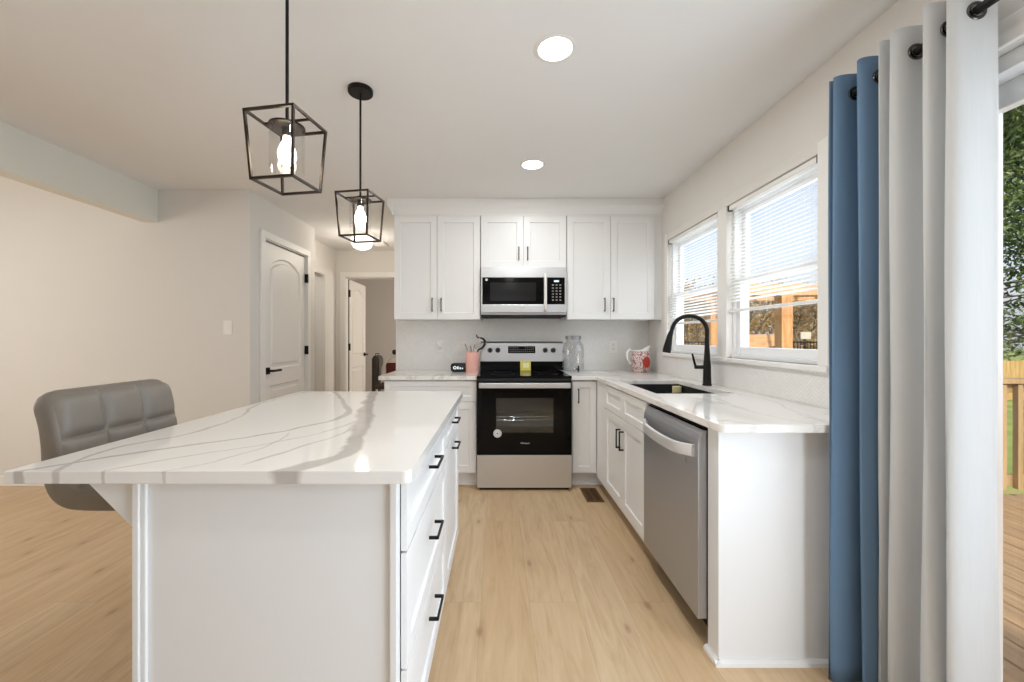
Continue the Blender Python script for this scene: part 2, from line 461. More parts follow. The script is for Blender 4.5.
def cloth(name, col, trans=0, transp=0.0, weave=900):
    t = NT(name); c = t.coord(); b = lin(col)
    n = t.noise(t.mapping(c, (1, 1, .05)), 160, 3); n2 = t.noise(c, weave, 2)
    cc = t.mix(n.outputs[0], tuple(k*.97 for k in b[:3])+(1,), tuple(min(1, k*1.03) for k in b[:3])+(1,))
    t.l(cc, t.p.inputs['Base Color']); t.p.inputs['Roughness'].default_value = .9; t.p.inputs['Specular IOR Level'].default_value = .15
    t.bump(n2.outputs[0], .15, .001)
    if trans:
        tl = t.n('ShaderNodeBsdfTranslucent'); t.l(cc, tl.inputs[0])
        m1 = t.n('ShaderNodeMixShader'); m1.inputs[0].default_value = trans; t.l(t.p.outputs[0], m1.inputs[1]); t.l(tl.outputs[0], m1.inputs[2])
        last = m1
        if transp:
            tp = t.n('ShaderNodeBsdfTransparent'); m2 = t.n('ShaderNodeMixShader'); m2.inputs[0].default_value = transp
            t.l(m1.outputs[0], m2.inputs[1]); t.l(tp.outputs[0], m2.inputs[2]); last = m2
        t.l(last.outputs[0], t.out.inputs[0])
    return t.m
M['blue'] = cloth('blue_curtain_cloth', (114, 142, 170), .16)
M['sheer'] = cloth('white_sheer_cloth', (234, 234, 233), .42, .08)

def leafmat(name, cols, trans=.3):
    t = NT(name); c = t.coord(); n = t.noise(c, 7, 3)
    cc = t.ramp(n.outputs[0], [(.30 + .4*i/(len(cols)-1), lin(q)) for i, q in enumerate(cols)])
    t.l(cc, t.p.inputs['Base Color']); t.p.inputs['Roughness'].default_value = .45
    tl = t.n('ShaderNodeBsdfTranslucent'); t.l(cc, tl.inputs[0])
    m1 = t.n('ShaderNodeMixShader'); m1.inputs[0].default_value = trans; t.l(t.p.outputs[0], m1.inputs[1]); t.l(tl.outputs[0], m1.inputs[2]); t.l(m1.outputs[0], t.out.inputs[0])
    return t.m
M['leaf_green'] = leafmat('glossy_green_leaf', [(54, 74, 40), (92, 112, 58), (140, 150, 84)])
M['leaf_brown'] = leafmat('dry_brown_leaf', [(120, 96, 62), (170, 138, 88), (196, 170, 120)])
M['leaf_grey'] = leafmat('grey_twig', [(112, 100, 84), (150, 136, 112)], .1)
def lawn_mat():
    t = NT('lawn_grass'); c = t.coord(); n = t.noise(c, 1.1, 5); n2 = t.noise(c, 40, 4)
    a = t.ramp(n.outputs[0], [(.35, lin(112, 132, 58)), (.6, lin(150, 164, 84)), (.75, lin(168, 160, 98))])
    t.l(t.mix(t.math('MULTIPLY', n2.outputs[0], .5), a, lin(86, 104, 44)), t.p.inputs['Base Color']); t.p.inputs['Roughness'].default_value = .9
    t.bump(n2.outputs[0], .6, .03); return t.m
M['lawn'] = lawn_mat()

# ------------------------------------------------------------------ room shell
CEIL = 2.455; WR = 1.46; YB = 3.935; YL = 3.359; XC = -2.057; XH = -2.28; YH = 5.70
struct(MB().box(-5.6, 1.62, -3.5, 9.0, -.12, 0).build('floor', M['floor']))
BX0, BX1, BZ = X_(143, YL), X_(158, YL), Z_(222.3, YL); CD = 3.0
struct(MB().box(BX0, 1.75, -3.6, YL+.12, CEIL, CEIL+.12).box(-5.7, 1.75, YL+.12, 9.0, CEIL, CEIL+.12).build('ceiling', M['ceil']))
struct(MB().box(-5.7, BX0+.12, -3.6, YL+.12, CD, CD+.12).build('ceiling_dining', M['ceil']))
WY0, WY1 = 1.835, 3.47; WZ0, WZ1 = 1.10, 2.06; DY0, DY1 = -.46, 1.40; DZ = 2.06; WT = 1.57
b = MB()
b.box(WR, WT, -3.5, DY0, 0, CEIL).box(WR, WT, DY0, DY1, DZ, CEIL).box(WR, WT, DY1, WY0, 0, CEIL)
b.box(WR, WT, WY0, WY1, 0, WZ0).box(WR, WT, WY0, WY1, WZ1, CEIL).box(WR, WT, WY1, 9.0, 0, CEIL)
struct(b.build('wall_right', M['wall']))
struct(MB().box(-.991, WR, YB, YB+.12, 0, CEIL).build('wall_back', M['wall']))
struct(MB().box(-.991, -.871, YB+.12, YH, 0, CEIL).build('wall_hall_right', M['wall']))
struct(MB().box(-5.6, BX0, YL, YL+.12, 0, CD).box(BX0, XC, YL, YL+.12, 0, CEIL).build('wall_dining_back', M['wall']))
CD0, CD1, CDZ = 3.552, 4.352, 2.105
b = MB(); t_ = .12
b.box(XC-t_, XC, YL+.12, CD0, 0, CEIL).box(XC-t_, XC, CD0, CD1, CDZ, CEIL).box(XC-t_, XC, CD1, 4.54, 0, CEIL)
b.box(XC-.9, XC-t_, 4.42, 4.54, 0, CEIL)
struct(b.build('wall_closet', M['wall']))
struct(MB().box(XC-.9, XC-.86, YL+.12, 4.42, 0, CEIL).build('wall_closet_back', M['wall']))
b = MB(); HZ = Z_(272, 5.07)
b.box(XH-.12, XH, 5.337, YH, 0, CEIL).box(XH-.12, XH, 4.54, 5.337, HZ, CEIL).box(XH-.12, XH, 4.54, 4.60, 0, HZ)
struct(b.build('wall_hall_left', M['wall']))
BD0, BD1 = X_(345.5, YH), X_(345.5, YH)+.79; BDZ = 2.08
b = MB()
b.box(XH-1.4, BD0, YH, YH+.12, 0, CEIL).box(BD0, BD1, YH, YH+.12, BDZ, CEIL).box(BD1, WR, YH, YH+.12, 0, CEIL)
struct(b.build('wall_hall_back', M['wall']))
struct(MB().box(-3.7, -3.6, 4.54, 9.0, 0, CEIL).build('wall_side_room', M['wall']))
struct(MB().box(-3.6, 1.46, 8.4, 8.52, 0, CEIL).build('wall_bedroom_back', M['wall']))
struct(MB().box(-5.72, -5.6, -3.5, YL, 0, CD).build('wall_left', M['wall']))
struct(MB().box(-5.6, BX0, -3.62, -3.5, 0, CD).box(BX0, 1.62, -3.62, -3.5, 0, CEIL).build('wall_front', M['wall']))
struct(MB().box(BX0, BX1, -3.5, YL, BZ, CEIL).box(BX0, BX0+.12, -3.5, YL, CEIL+.12, CD).build('ceiling_beam', M['beam']))

def bboard(name, x0, x1, y0, y1, h=.085): struct(MB().box(x0, x1, y0, y1, 0, h, .004).build(name, M['trim']))
bboard('baseboard_dining_back', -5.6, XC+.012, YL-.014, YL)
bboard('baseboard_closet', XC, XC+.014, YL, CD0-.08)
bboard('baseboard_hall_back', XH, BD0-.07, YH-.014, YH)
bboard('baseboard_hall_left', XH, XH+.014, 5.337, YH-.014)
bboard('baseboard_hall_right', -1.005, -.991, YB+.01, YH)
bboard('baseboard_left', -5.6, -5.586, -3.5, YL-.014)
bboard('baseboard_right', WR-.014, WR, DY1+.07, 1.50)
bboard('baseboard_bedroom', -3.6, 1.46, 8.386, 8.4)

# casings of the hall openings
def casing(name, pts_boxes):
    b = MB()
    for q in pts_boxes: b.box(*q, .003)
    return struct(b.build(name, M['trim']))
casing('trim_hall_door', [(BD0-.068, BD0, YH-.018, YH, 0, BDZ+.068), (BD0, BD1, YH-.018, YH, BDZ, BDZ+.068), (BD1, BD1+.068, YH-.018, YH, 0, BDZ+.068),
    (BD0-.001, BD0+.012, YH, YH+.12, 0, BDZ), (BD1-.012, BD1+.001, YH, YH+.12, 0, BDZ), (BD0, BD1, YH, YH+.12, BDZ-.012, BDZ)])
casing('trim_closet_door', [(XC, XC+.018, CD0-.062, CD0+.006, 0, CDZ), (XC, XC+.018, CD0-.062, CD1+.062, CDZ, CDZ+.062), (XC, XC+.018, CD1-.006, CD1+.062, 0, CDZ),
    (XC-.12, XC, CD0-.001, CD0+.008, 0, CDZ), (XC-.12, XC, CD1-.008, CD1+.001, 0, CDZ), (XC-.12, XC, CD0, CD1, CDZ-.008, CDZ+.001)])

def arch_panel(x0, y0, x1, y1, rise, seg=14):
    pts = [(x0, y0), (x1, y0)]
    for k in range(seg+1):
        u = k/seg; pts.append((x1 + (x0-x1)*u, y1 - rise + rise*(1-(2*u-1)**2)))
    return pts
def panel_slab(name, o, u, n, wd, ht, parent=None):
    b = MB()
    b.panel_door(o, u, (0, 0, 1), n, wd, ht, .035, [arch_panel(.105, .93, wd-.105, ht-.10, .10), rect(.105, .20, wd-.105, .78)], .013, .012, .028)
    return b.build(name, M['door'], parent)
# closet door (hinged at its far edge)
d1 = sthing('door_1', (XC-.012, CD1-.01, 0))
slab = panel_slab('door_panel', (XC-.012, CD0+.010, .012), (0, 1, 0), (1, 0, 0), CD1-CD0-.021, CDZ-.034, d1)
b = MB()
for py in (278.5, 350): 
    zc = Z_(py, 4.34); b.box(XC-.02, XC+.024, CD1-.022, CD1-.006, zc-.045, zc+.045)
b.box(XC-.02, XC+.006, CD1-.02, CD1-.006, .20, .29)
b.build('hinge', M['black'], d1)
zl = Z_(371, 3.62); yl = CD0+.075
b = MB(); b.box(XC-.014, XC+.001, yl-.03, yl+.03, zl-.03, zl+.03, .002); b.tube([(XC, yl, zl), (XC+.05, yl, zl)], .011); b.box(XC+.04, XC+.058, yl-.012, yl+.125, zl-.010, zl+.010, .003)
b.build('door_handle', M['black'], slab)
# bedroom door standing open into the far room
d2 = sthing('door_2', (BD0+.02, YH+.13, 0)); ang = radians(91.5)
ud = Vector((cos(ang), sin(ang), 0)); nd = Vector((sin(ang), -cos(ang), 0))
slab2 = panel_slab('door_panel', Vector((BD0+.02, YH+.10, .012)), ud, nd, .76, BDZ-.03, d2)
b = MB()
for py in (293.5, 347): 
    zc = Z_(py, YH+.1); b.box(BD0-.008, BD0+.034, YH+.072, YH+.106, zc-.05, zc+.05)
b.box(BD0+.004, BD0+.014, YH+.07, YH+.1, .02, BDZ-.02)  # full-height black strip between jamb and door edge, not a hinge
b.build('hinge', M['black'], d2)
hp = Vector((BD0+.02, YH+.10, Z_(354.5, 6.4))) + ud*.69
b = MB(); b.lathe(hp, [(0, 0), (.03, 0), (.03, .012), (.012, .016), (.012, .05), (0, .05)], 20, nd); b.obox(hp + nd*.055 - ud*.05, ud, (0, 0, 1), nd, .13, .02, .014, .003)
b.build('door_handle', M['black'], slab2)

# ------------------------------------------------------------------ kitchen window pair
YM0, YM1 = 2.571, 2.676
b = MB()
b.box(WR-.014, WR, WY0-.06, WY0, WZ0-.0, Z_(136, 1.78), .003)            # side casings
b.box(WR-.014, WR, WY1, WY1+.05, WZ0, WZ1+.06, .003)
b.box(WR-.012, WT+.01, YM0, YM1, WZ0, WZ1, .003)                       # mullion
b.box(WR-.03, WR+.06, WY0-.07, WY1+.06, WZ0-.028, WZ0, .005)               # stool
struct(b.build('trim_window', M['trim']))
b = MB(); b.box(WR-.010, WR, WY0, WY1, WZ1, WZ1+.058, .003)
struct(b.build('trim_window_head', M['wall']))
def sash_window(name, y0, y1):
    zr = 1.583; r = sthing(name, ((WR+.08), (y0+y1)/2, WZ0))
    b = MB()   # vinyl frame: jambs, head, sill
    for (a, c) in ((y0, y0+.022), (y1-.022, y1)): b.box(WR+.03, WT+.012, a, c, WZ0, WZ1, .002)
    b.box(WR+.03, WT+.012, y0, y1, WZ1-.03, WZ1, .002); b.box(WR+.02, WT+.03, y0, y1, WZ0, WZ0+.022, .002)
    b.build('frame', M['vinyl'], r)
    def sash(nm, x, z0, z1, bot, top):
        b = MB(); s = .034
        b.box(x, x+.028, y0+.022, y0+.022+s, z0, z1, .003).box(x, x+.028, y1-.022-s, y1-.022, z0, z1, .003)
        b.box(x, x+.028, y0+.022+s, y1-.022-s, z0, z0+bot, .003).box(x, x+.028, y0+.022+s, y1-.022-s, z1-top, z1, .003)
        o = b.build(nm, M['vinyl'], r)
        MB().box(x+.012, x+.016, y0+.022+s, y1-.022-s, z0+bot, z1-top).build('pane', M['pane'], o)
    sash('lower_sash', WR+.045, WZ0+.022, zr+.02, .048, .034)
    sash('upper_sash', WR+.078, zr-.016, WZ1-.03, .034, .034)
    return r
sash_window('window_1', YM1, WY1); sash_window('window_2', WY0, YM0)

def blind(name, y0, y1, zb, label):
    r = thing(name, (WR+.01, (y0+y1)/2, WZ1-.03), label, 'window blind', 'mini blinds in the kitchen windows')
    x = WR+.012
    MB().box(x-.014, x+.014, y0, y1, WZ1-.030, WZ1-.004, .002).build('head_rail', M['plate'], r)
    for yq in (y0-.001, y1-.012): MB().box(x-.016, x+.012, yq, yq+.013, WZ1-.034, WZ1-.002).build('mounting_bracket', M['bronze'], r)
    b = MB(); n = int((WZ1-.05-zb-.02)/.0215); tilt = radians(36)
    for k in range(n):
        z = WZ1-.045 - k*.0215; pts = []
        for s in (-1, -.33, .33, 1):
            pts.append((x + s*.0125*cos(tilt), z + s*.0125*sin(tilt) + .0016*(1-s*s)))
        for i in range(3):
            (xa, za), (xb, zb_) = pts[i], pts[i+1]
            b.quad([(xa, y0+.006, za), (xb, y0+.006, zb_), (xb, y1-.006, zb_), (xa, y1-.006, za)])
    b.build('slats', M['blind'], r)
    MB().box(x-.011, x+.011, y0+.004, y1-.004, zb-.008, zb+.008, .003).build('bottom_rail', M['plate'], r)
    b = MB()
    for f in (.12, .5, .88):
        yy = y0 + (y1-y0)*f
        for dx in (-.0125, .0125): b.tube([(x+dx, yy, WZ1-.03), (x+dx, yy, zb)], .0007, 5)
    b.build('ladder_cord', M['plate'], r)
    b = MB(); b.tube([(x-.02, y1-.09, WZ1-.03), (x-.022, y1-.09, 1.30)], .0035, 8); b.build('tilt_wand', M['clear'], r)
    return r
def blindmat():
    t = NT('blind_slat_vinyl'); t.p.inputs['Base Color'].default_value = lin(246, 245, 243); t.p.inputs['Roughness'].default_value = .45
    c = t.coord(); n = t.noise(c, 30); t.bump(n.outputs[0], .02, .001)
    tl = t.n('ShaderNodeBsdfTranslucent'); tl.inputs[0].default_value = lin(246, 245, 242)
    m1 = t.n('ShaderNodeMixShader'); m1.inputs[0].default_value = .5; t.l(t.p.outputs[0], m1.inputs[1]); t.l(tl.outputs[0], m1.inputs[2]); t.l(m1.outputs[0], t.out.inputs[0])
    return t.m
M['blind'] = blindmat()
blind('mini_blind', WY0+.006, YM0-.004, 1.395, 'white mini blind in the wider window beside the blue curtain')
blind('mini_blind', YM1+.004, WY1-.006, 1.345, 'white mini blind in the narrower far window behind the faucet')

# ------------------------------------------------------------------ patio door
dr = sthing('door_3', (1.54, .47, 0))
b = MB(); zi = Z_(112, 1.27)
b.box(WR+.03, WT, DY0, DY0+.045, 0, DZ, .003).box(WR+.03, WT, DY1-.045, DY1, 0, DZ, .003).box(WR+.03, WT, DY0, DY1, DZ-.05, DZ, .003).box(WR+.02, WT+.02, DY0, DY1, 0, .035, .003)
b.build('frame', M['vinyl'], dr)
for (a, c, x) in ((DY0+.045, .50, 1.515), (.44, DY1-.045, 1.56)):
    b = MB(); s = .075
    b.box(x, x+.038, a, a+s, .035, DZ-.05, .003).box(x, x+.038, c-s, c, .035, DZ-.05, .003).box(x, x+.038, a+s, c-s, .035, .13, .003).box(x, x+.038, a+s, c-s, DZ-.125, DZ-.05, .003)
    o = b.build('sliding_panel', M['vinyl'], dr)
    MB().box(x+.016, x+.022, a+s, c-s, .13, DZ-.125).build('pane', M['pane'], o)
casing('trim_patio_door', [(WR-.018, WR, DY0-.07, DY0, 0, DZ+.075), (WR-.018, WR, DY0, DY1, DZ, DZ+.075), (WR-.018, WR, DY1, DY1+.07, 0, DZ+.075)])

# ------------------------------------------------------------------ backsplash and crown
CT = .914; CB = .884
struct(MB().box(-.975, WR, YB-.008, YB, CT, 1.86).build('wall_back_tile', M['tile_x']))
struct(MB().box(WR-.008, WR, 1.50, YB-.008, CT, WZ0-.028).build('wall_right_tile', M['tile_y']))
struct(MB().box(-.990, -.975, YB-.012, YB, CT, 1.40, .002).build('trim_tile_edge', M['trim']))
YU = 3.59; ZU0, ZU1, ZM = Z_(319.5, YU), Z_(215.5, YU), Z_(267.5, YU)
UX0 = X_(394, YU)
prof = [(0, 0), (.012, 0), (.014, .018), (.030, .05), (.052, .082), (.055, CEIL-ZU1-.002), (0, CEIL-ZU1-.002)]
b = MB(); b.prism(prof, ((0, YU+.022, ZU1), (0, -1, 0), (0, 0, 1), (1, 0, 0)), UX0-.0, WR)
# mitred return along the left side
b.prism(prof, ((UX0, 0, ZU1), (-1, 0, 0), (0, 0, 1), (0, 1, 0)), YU+.022-.055, YB)
b.box(UX0, WR, YU+.02, YB, ZU1, CEIL)
struct(b.build('trim_crown', M['cab']))

# ------------------------------------------------------------------ cabinets
def pull(parent, c, along, n, L, mat='black', proj=.028, th=.009):
    c = Vector(c); a = Vector(along).normalized(); n = Vector(n).normalized(); s = a.cross(n)
    b = MB(); b.obox(c + n*proj, a, s, n, L, th, th*.9, .0015)
    for q in (-1, 1): b.obox(c + a*q*(L/2-th/2) + n*(proj/2+.0008), a, s, n, th, th, proj-.0015)
    return b.build('handle', M[mat], parent)
def shaker(name, parent, o, u, n, wd, ht, frame=.057, t=.019):
    b = MB(); b.panel_door(o, u, (0, 0, 1), n, wd, ht, t, [rect(frame, frame, wd-frame, ht-frame)], .009, .003)
    return b.build(name, M['cab'], parent, bevel_mod=.0012)
FY = (0, -1, 0); UXv = (1, 0, 0)
def wall_cab(x0, x1, z0, label, hz, hpx):
    r = thing('wall_cabinet', ((x0+x1)/2, YB, z0), label, 'cabinet', 'wall cabinets over the back counter')
    MB().box(x0, x1, YU+.021, YB-.009, z0, ZU1-.001, .001).build('carcass', M['cab'], r)
    wd = (x1-x0)/2 - .003
    for i in (0, 1):
        dx = x0 + .0015 + i*(wd+.003)
        d = shaker('door', r, (dx, YU, z0+.002), UXv, FY, wd, ZU1-z0-.006)
        pull(d, (X_(hpx[i], YU-.03), YU, (hz[0]+hz[1])/2), (0, 0, 1), FY, hz[1]-hz[0], 'bronze', .028, .009)
UX1 = X_(480.3, YU); UX2 = X_(566.6, YU); UX3 = X_(654.5, YU)
hy = (Z_(311.3, YU-.03), Z_(297.8, YU-.03))
wall_cab(UX0, UX1, ZU0, 'tall white two-door wall cabinet left of the microwave', hy, (432, 441))
wall_cab(UX1+.004, UX2-.002, ZM, 'short white two-door wall cabinet directly above the microwave', (Z_(259.8, YU-.03), Z_(246.5, YU-.03)), (518.9, 527.8))
wall_cab(UX2+.002, UX3, ZU0, 'tall white two-door wall cabinet beside the window wall', hy, (605.1, 614))
tag(MB().box(UX3+.001, WR-.001, YU+.014, YU+.032, ZU0, ZU1-.002).build('filler_panel', M['cab']), 'narrow white filler strip between right wall cabinet and window wall', 'filler panel')

RX0, RX1 = -.170, .592       # range
YD = 3.31                    # base door plane on the back wall
# left base cabinet
LX0 = X_(384, YD)
r = thing('base_cabinet', ((LX0+RX0)/2, YB, 0), 'white base cabinet left of the range under the back counter', 'cabinet')
MB().box(LX0, RX0-.004, YD+.021, YB-.001, .11, CB, .001).build('carcass', M['cab'], r)
MB().box(LX0+.01, RX0-.004, YD+.075, YB-.001, 0, .11).build('toe_kick', M['cab'], r)
MB().box(LX0+.01, RX0-.004, YD+.062, YD+.075, 0, .02, .004).build('shoe_moulding', M['trim'], r)
wd = RX0-.006-LX0-.003
d = shaker('drawer', r, (LX0+.002, YD, .705), UXv, FY, wd, .168, .045); pull(d, (LX0+wd/2, YD, .745), UXv, FY, .13)
for i in (0, 1):
    d = shaker('door', r, (LX0+.002+i*(wd/2+.001), YD, .125), UXv, FY, wd/2-.002, .575)
    pull(d, (LX0+.002+wd/2+(i*2-1)*.03, YD, .62), (0, 0, 1), FY, .12)
# narrow cabinet right of the range
XF = .805                    # door plane of the right run (faces -X)
NX0, NX1 = RX1+.006, XF+.02
r = thing('base_cabinet', ((NX0+NX1)/2, YB, 0), 'narrow white one-door base cabinet right of the range', 'cabinet')
MB().box(NX0, NX1, YD+.021, YB-.001, .11, CB, .001).build('carcass', M['cab'], r)
MB().box(NX0, NX1+.05, YD+.075, YB-.001, 0, .11).build('toe_kick', M['cab'], r)
MB().box(NX0, NX1+.05, YD+.062, YD+.075, 0, .02, .004).build('shoe_moulding', M['trim'], r)
d = shaker('door', r, (NX0+.012, YD, .125), UXv, FY, NX1-NX0-.036, .745, .05)
pull(d, (X_(578.8, YD-.03), YD, (Z_(403, YD-.03)+Z_(389.3, YD-.03))/2), (0, 0, 1), FY, .115, 'bronze')
# sink base along the window wall
FXn = (-1, 0, 0); UYv = (0, -1, 0)
SY0, SY1 = 2.207, 3.05
r = thing('sink_base_cabinet', (1.13, (SY0+SY1)/2, 0), 'white sink base cabinet with two doors under the window counter', 'cabinet')
MB().box(XF+.021, WR-.001, SY0, SY0+.02, .11, CB).box(XF+.021, WR-.001, SY1-.02, SY1, .11, CB).box(XF+.021, WR-.001, SY0+.02, SY1-.02, .11, .13).box(XF+.021, XF+.05, SY0+.02, SY1-.02, .68, .72).box(XF+.021, XF+.05, SY0+.02, SY1-.02, .86, CB).build('carcass', M['cab'], r)
MB().box(XF+.085, WR-.001, SY0, YD+.07, 0, .11).build('toe_kick', M['cab'], r)
MB().box(XF+.006, XF+.021, SY0-.085, YD+.02, .088, .108, .002).build('bottom_moulding', M['trim'], r)
mid = (SY0+SY1)/2; wd = (SY1-SY0)/2 - .003
for i in (0, 1):
    yy = SY1-.0015 - i*(wd+.003)
    shaker('drawer_front', r, (XF, yy, .702), UYv, FXn, wd, .172, .045)
    d = shaker('door', r, (XF, yy, .112), UYv, FXn, wd, .585)
    pull(d, (XF, mid + (.034 if i == 0 else -.034), (Z_(448.5, mid)+Z_(431, mid))/2), (0, 0, 1), FXn, .125)
tag(MB().box(XF+.004, XF+.022, SY1+.002, YD+.018, .11, CB, .001).build('filler_panel', M['cab']), 'white corner filler between narrow cabinet and sink cabinet', 'filler panel')
# end panel and filler at the near end of the right run
EY = 1.523; EX = .829
r = thing('end_panel', (1.14, EY, 0), 'white cabinet end panel beside the dishwasher facing the camera', 'end panel')
b = MB(); b.box(EX, WR-.016, EY, EY+.02, 0, CB-.001, .001); b.box(EX, EX+.03, EY+.02, 1.60, 0, CB-.001, .001); b.build('panel', M['cab'], r)
b = MB(); pr = [(0, 0), (.019, 0), (.016, .012), (.006, .019), (0, .019)]
b.prism(pr, ((0, EY, 0), (0, -1, 0), (0, 0, 1), (1, 0, 0)), EX-.019, WR-.016)
b.prism(pr, ((EX, 0, 0), (-1, 0, 0), (0, 0, 1), (0, 1, 0)), EY-.019, 1.60)
b.build('shoe_moulding', M['trim'], r)

# countertops
tag(MB().prism(rrect(X_(378, 3.285), 3.285, RX0-.003, YB-.009, .012, (1, 0, 0, 0)), ((0, 0, 0), (1, 0, 0), (0, 1, 0), (0, 0, 1)), CB, CT, .002).build('countertop', M['quartz']),
    'short white quartz countertop left of the range', 'countertop')
CX, CY = .795, 1.452
HX0, HX1, HY0, HY1 = .89, 1.33, 2.27, 2.99
b = MB(); b.grid_slab([RX1+.006, CX, HX0, HX1, WR-.009], [CY, HY0, HY1, 3.285, YB-.009],
    lambda x, y: not (x < CX and y < 3.285) and not (HX0 < x < HX1 and HY0 < y < HY1), CB, CT)
es = [e for e in b.bm.edges if abs(e.verts[0].co.x-CX) < 1e-5 and abs(e.verts[1].co.x-CX) < 1e-5 and abs(e.verts[0].co.y-CY) < 1e-5 and abs(e.verts[1].co.y-CY) < 1e-5]
bmesh.ops.bevel(b.bm, geom=es, offset=.025, segments=5, profile=.5, affect='EDGES')
tag(b.build('countertop', M['quartz'], bevel_mod=.0025), 'long white quartz countertop under the window with the sink cut in', 'countertop')

# sink, caddy, sponge, faucet
r = thing('kitchen_sink', ((HX0+HX1)/2, (HY0+HY1)/2, .66), 'black undermount sink set into the window countertop', 'sink')
b = MB(); e = .006; o_ = .02; zb = .67
b.box(HX0-o_, HX0-e, HY0-o_, HY1+o_, zb, CB-.001).box(HX1+e, HX1+o_, HY0-o_, HY1+o_, zb, CB-.001)
b.box(HX0-e, HX1+e, HY0-o_, HY0-e, zb, CB-.001).box(HX0-e, HX1+e, HY1+e, HY1+o_, zb, CB-.001).box(HX0-o_, HX1+o_, HY0-o_, HY1+o_, zb-.012, zb)
b.build('basin', M['sinkblack'], r)
MB().lathe(((HX0+HX1)/2, (HY0+HY1)/2, zb), [(0, .004), (.03, .004), (.042, .003), (.045, 0)], 28).build('drain', M['chrome'], r)
r = thing('sponge_caddy', (1.29, 2.94, .815), 'small dark corner caddy inside the black sink', 'caddy')
b = MB(); b.box(1.235, HX1+.0055, 2.90, HY1+.0055, .814, .820).box(1.235, 1.240, 2.90, HY1+.0055, .820, .832).box(1.24, HX1+.0055, 2.90, 2.905, .820, .832); b.build('tray', M['sinkblack'], r)
b = MB(); b.box(1.268, 1.328, 2.925, 2.955, .8205, .876, .006); sp_ = b.build('sponge', pmat('yellow_sponge', (236, 222, 168), .95, var=.12, scale=80, bump=.5, bscale=400))
tag(sp_, 'pale yellow sponge standing in the corner of the black sink', 'sponge')

fx, fy = 1.373, 2.66
r = thing('kitchen_faucet', (fx, fy, CT), 'black gooseneck pull-down faucet behind the sink', 'faucet')
b = MB(); b.lathe((fx, fy, CT), [(0, 0), (.029, 0), (.029, .006), (.0255, .012), (.0235, .13), (.0205, .16), (.0155, .24), (.0145, .27), (0, .27)], 24); b.build('body', M['black'], r, smooth=40)
pts = []
zt = 1.272; rad = .112
for k in range(3): pts.append((fx, fy, CT+.20+(zt-CT-.20)*k/3))
for k in range(19):
    a = pi*k/18*.93; pts.append((fx-rad+rad*cos(a), fy + .012*k/18, zt+rad*.88*sin(a)))
ex, ey, ez = pts[-1]; pts.append((ex-.012, ey, ez-.04))
b = MB(); b.tube(pts, .0132, 16); b.build('spout', M['black'], r, smooth=50)
b = MB(); b.tube([(ex-.010, ey, ez-.030), (ex-.018, ey, ez-.055), (ex-.036, ey, ez-.140), (ex-.040, ey, ez-.165)], [.0155, .018, .026, .025], 18); b.build('spray_head', M['black'], r, smooth=50)
zh = Z_(367, fy)
b = MB(); b.tube([(fx-.012, fy-.004, zh), (fx-.082, fy-.006, zh)], .0125, 14); b.tube([(fx-.076, fy-.006, zh), (fx-.086, fy-.006, zh+.03), (fx-.100, fy-.006, zh+.088)], [.0085, .0075, .006], 10); b.build('lever', M['black'], r, smooth=50)

# ------------------------------------------------------------------ island
IT0, IT1 = -1.153, -.205; IY0, IY1 = .945, 2.36
tag(MB().prism(rrect(IT0, IY0, IT1, IY1, .018, (0, 1, 1, 0)), ((0, 0, 0), (1, 0, 0), (0, 1, 0), (0, 0, 1)), CB, CT, .0025).build('island_countertop', M['quartz_island']),
    'large white quartz island countertop with grey veins', 'countertop')
KX0, KX1 = -.879, -.243; KF = -.2255; KY = .985
r = thing('drawer_base_cabinet', (-.56, 1.0, 0), 'white island drawer cabinet nearest the camera, with end panel', 'cabinet')
MB().box(KX0, KX1-.022, KY+.021, 1.752, .11, CB, .001).build('carcass', M['cab'], r)
MB().box(KX0, KX1-.065, KY+.021, 1.752, 0, .11).build('toe_kick', M['cab'], r)
b = MB()
b.prism([(KX0, 0), (KX1-.065, 0), (KX1-.065, .11), (KX1, .11), (KX1, CB-.001), (KX0, CB-.001)], ((0, KY+.020, 0), (1, 0, 0), (0, 0, 1), (0, -1, 0)), 0, .016)
b.build('end_panel', M['cab'], r)
b = MB()
b.box(KX0-.003, KX0+.013, KY-.010, KY+.004, 0, CB-.001, .002).box(KX0+.0131, KX0+.026, KY-.005, KY+.004, 0, CB-.001, .003)
b.build('corner_moulding', M['cab'], r)
MB().box(KX1-.020, KX1-.001, KY-.006, KY+.004, .11, CB-.001, .003).build('corner_moulding', M['cab'], r)
MB().box(KX0-.003, KX0-.0001, KY+.006, 1.752, 0, CB-.001).build('back_panel', M['cab'], r)
hy_ = 1.375; Y0d, Y1d = 1.003, 1.750
for z0, z1, zp in ((.697, .868, .806), (.405, .691, .576), (.118, .399, .312)):
    d = shaker('drawer', r, (KF, Y0d, z0), (0, 1, 0), (1, 0, 0), Y1d-Y0d-.002, z1-z0, .05, .015)
    pull(d, (KF, hy_, zp), (0, 1, 0), (1, 0, 0), .125, 'black', .030, .0085)
b = MB(); b.prism([(0, 0), (-.128, 0), (-.128, -.004), (-.004, -.128), (0, -.128)], ((KX0-.003, KY+.004, CB-.001), (1, 0, 0), (0, 0, 1), (0, 1, 0)), 0, .03, .0015); b.build('bracket', M['cab'], r)
r = thing('base_cabinet', (-.56, 2.05, 0), 'white far island cabinet with one drawer above a pull-out door', 'cabinet')
MB().box(KX0, KX1, 1.754, 2.305, .11, CB, .001).build('carcass', M['cab'], r)
MB().box(KX0, KX1-.065, 1.754, 2.305, 0, .11).build('toe_kick', M['cab'], r)
d = shaker('drawer', r, (KF, 1.755, .745), (0, 1, 0), (1, 0, 0), .545, .123, .04); pull(d, (KF, 2.03, .814), (0, 1, 0), (1, 0, 0), .125, 'black', .030, .0085)
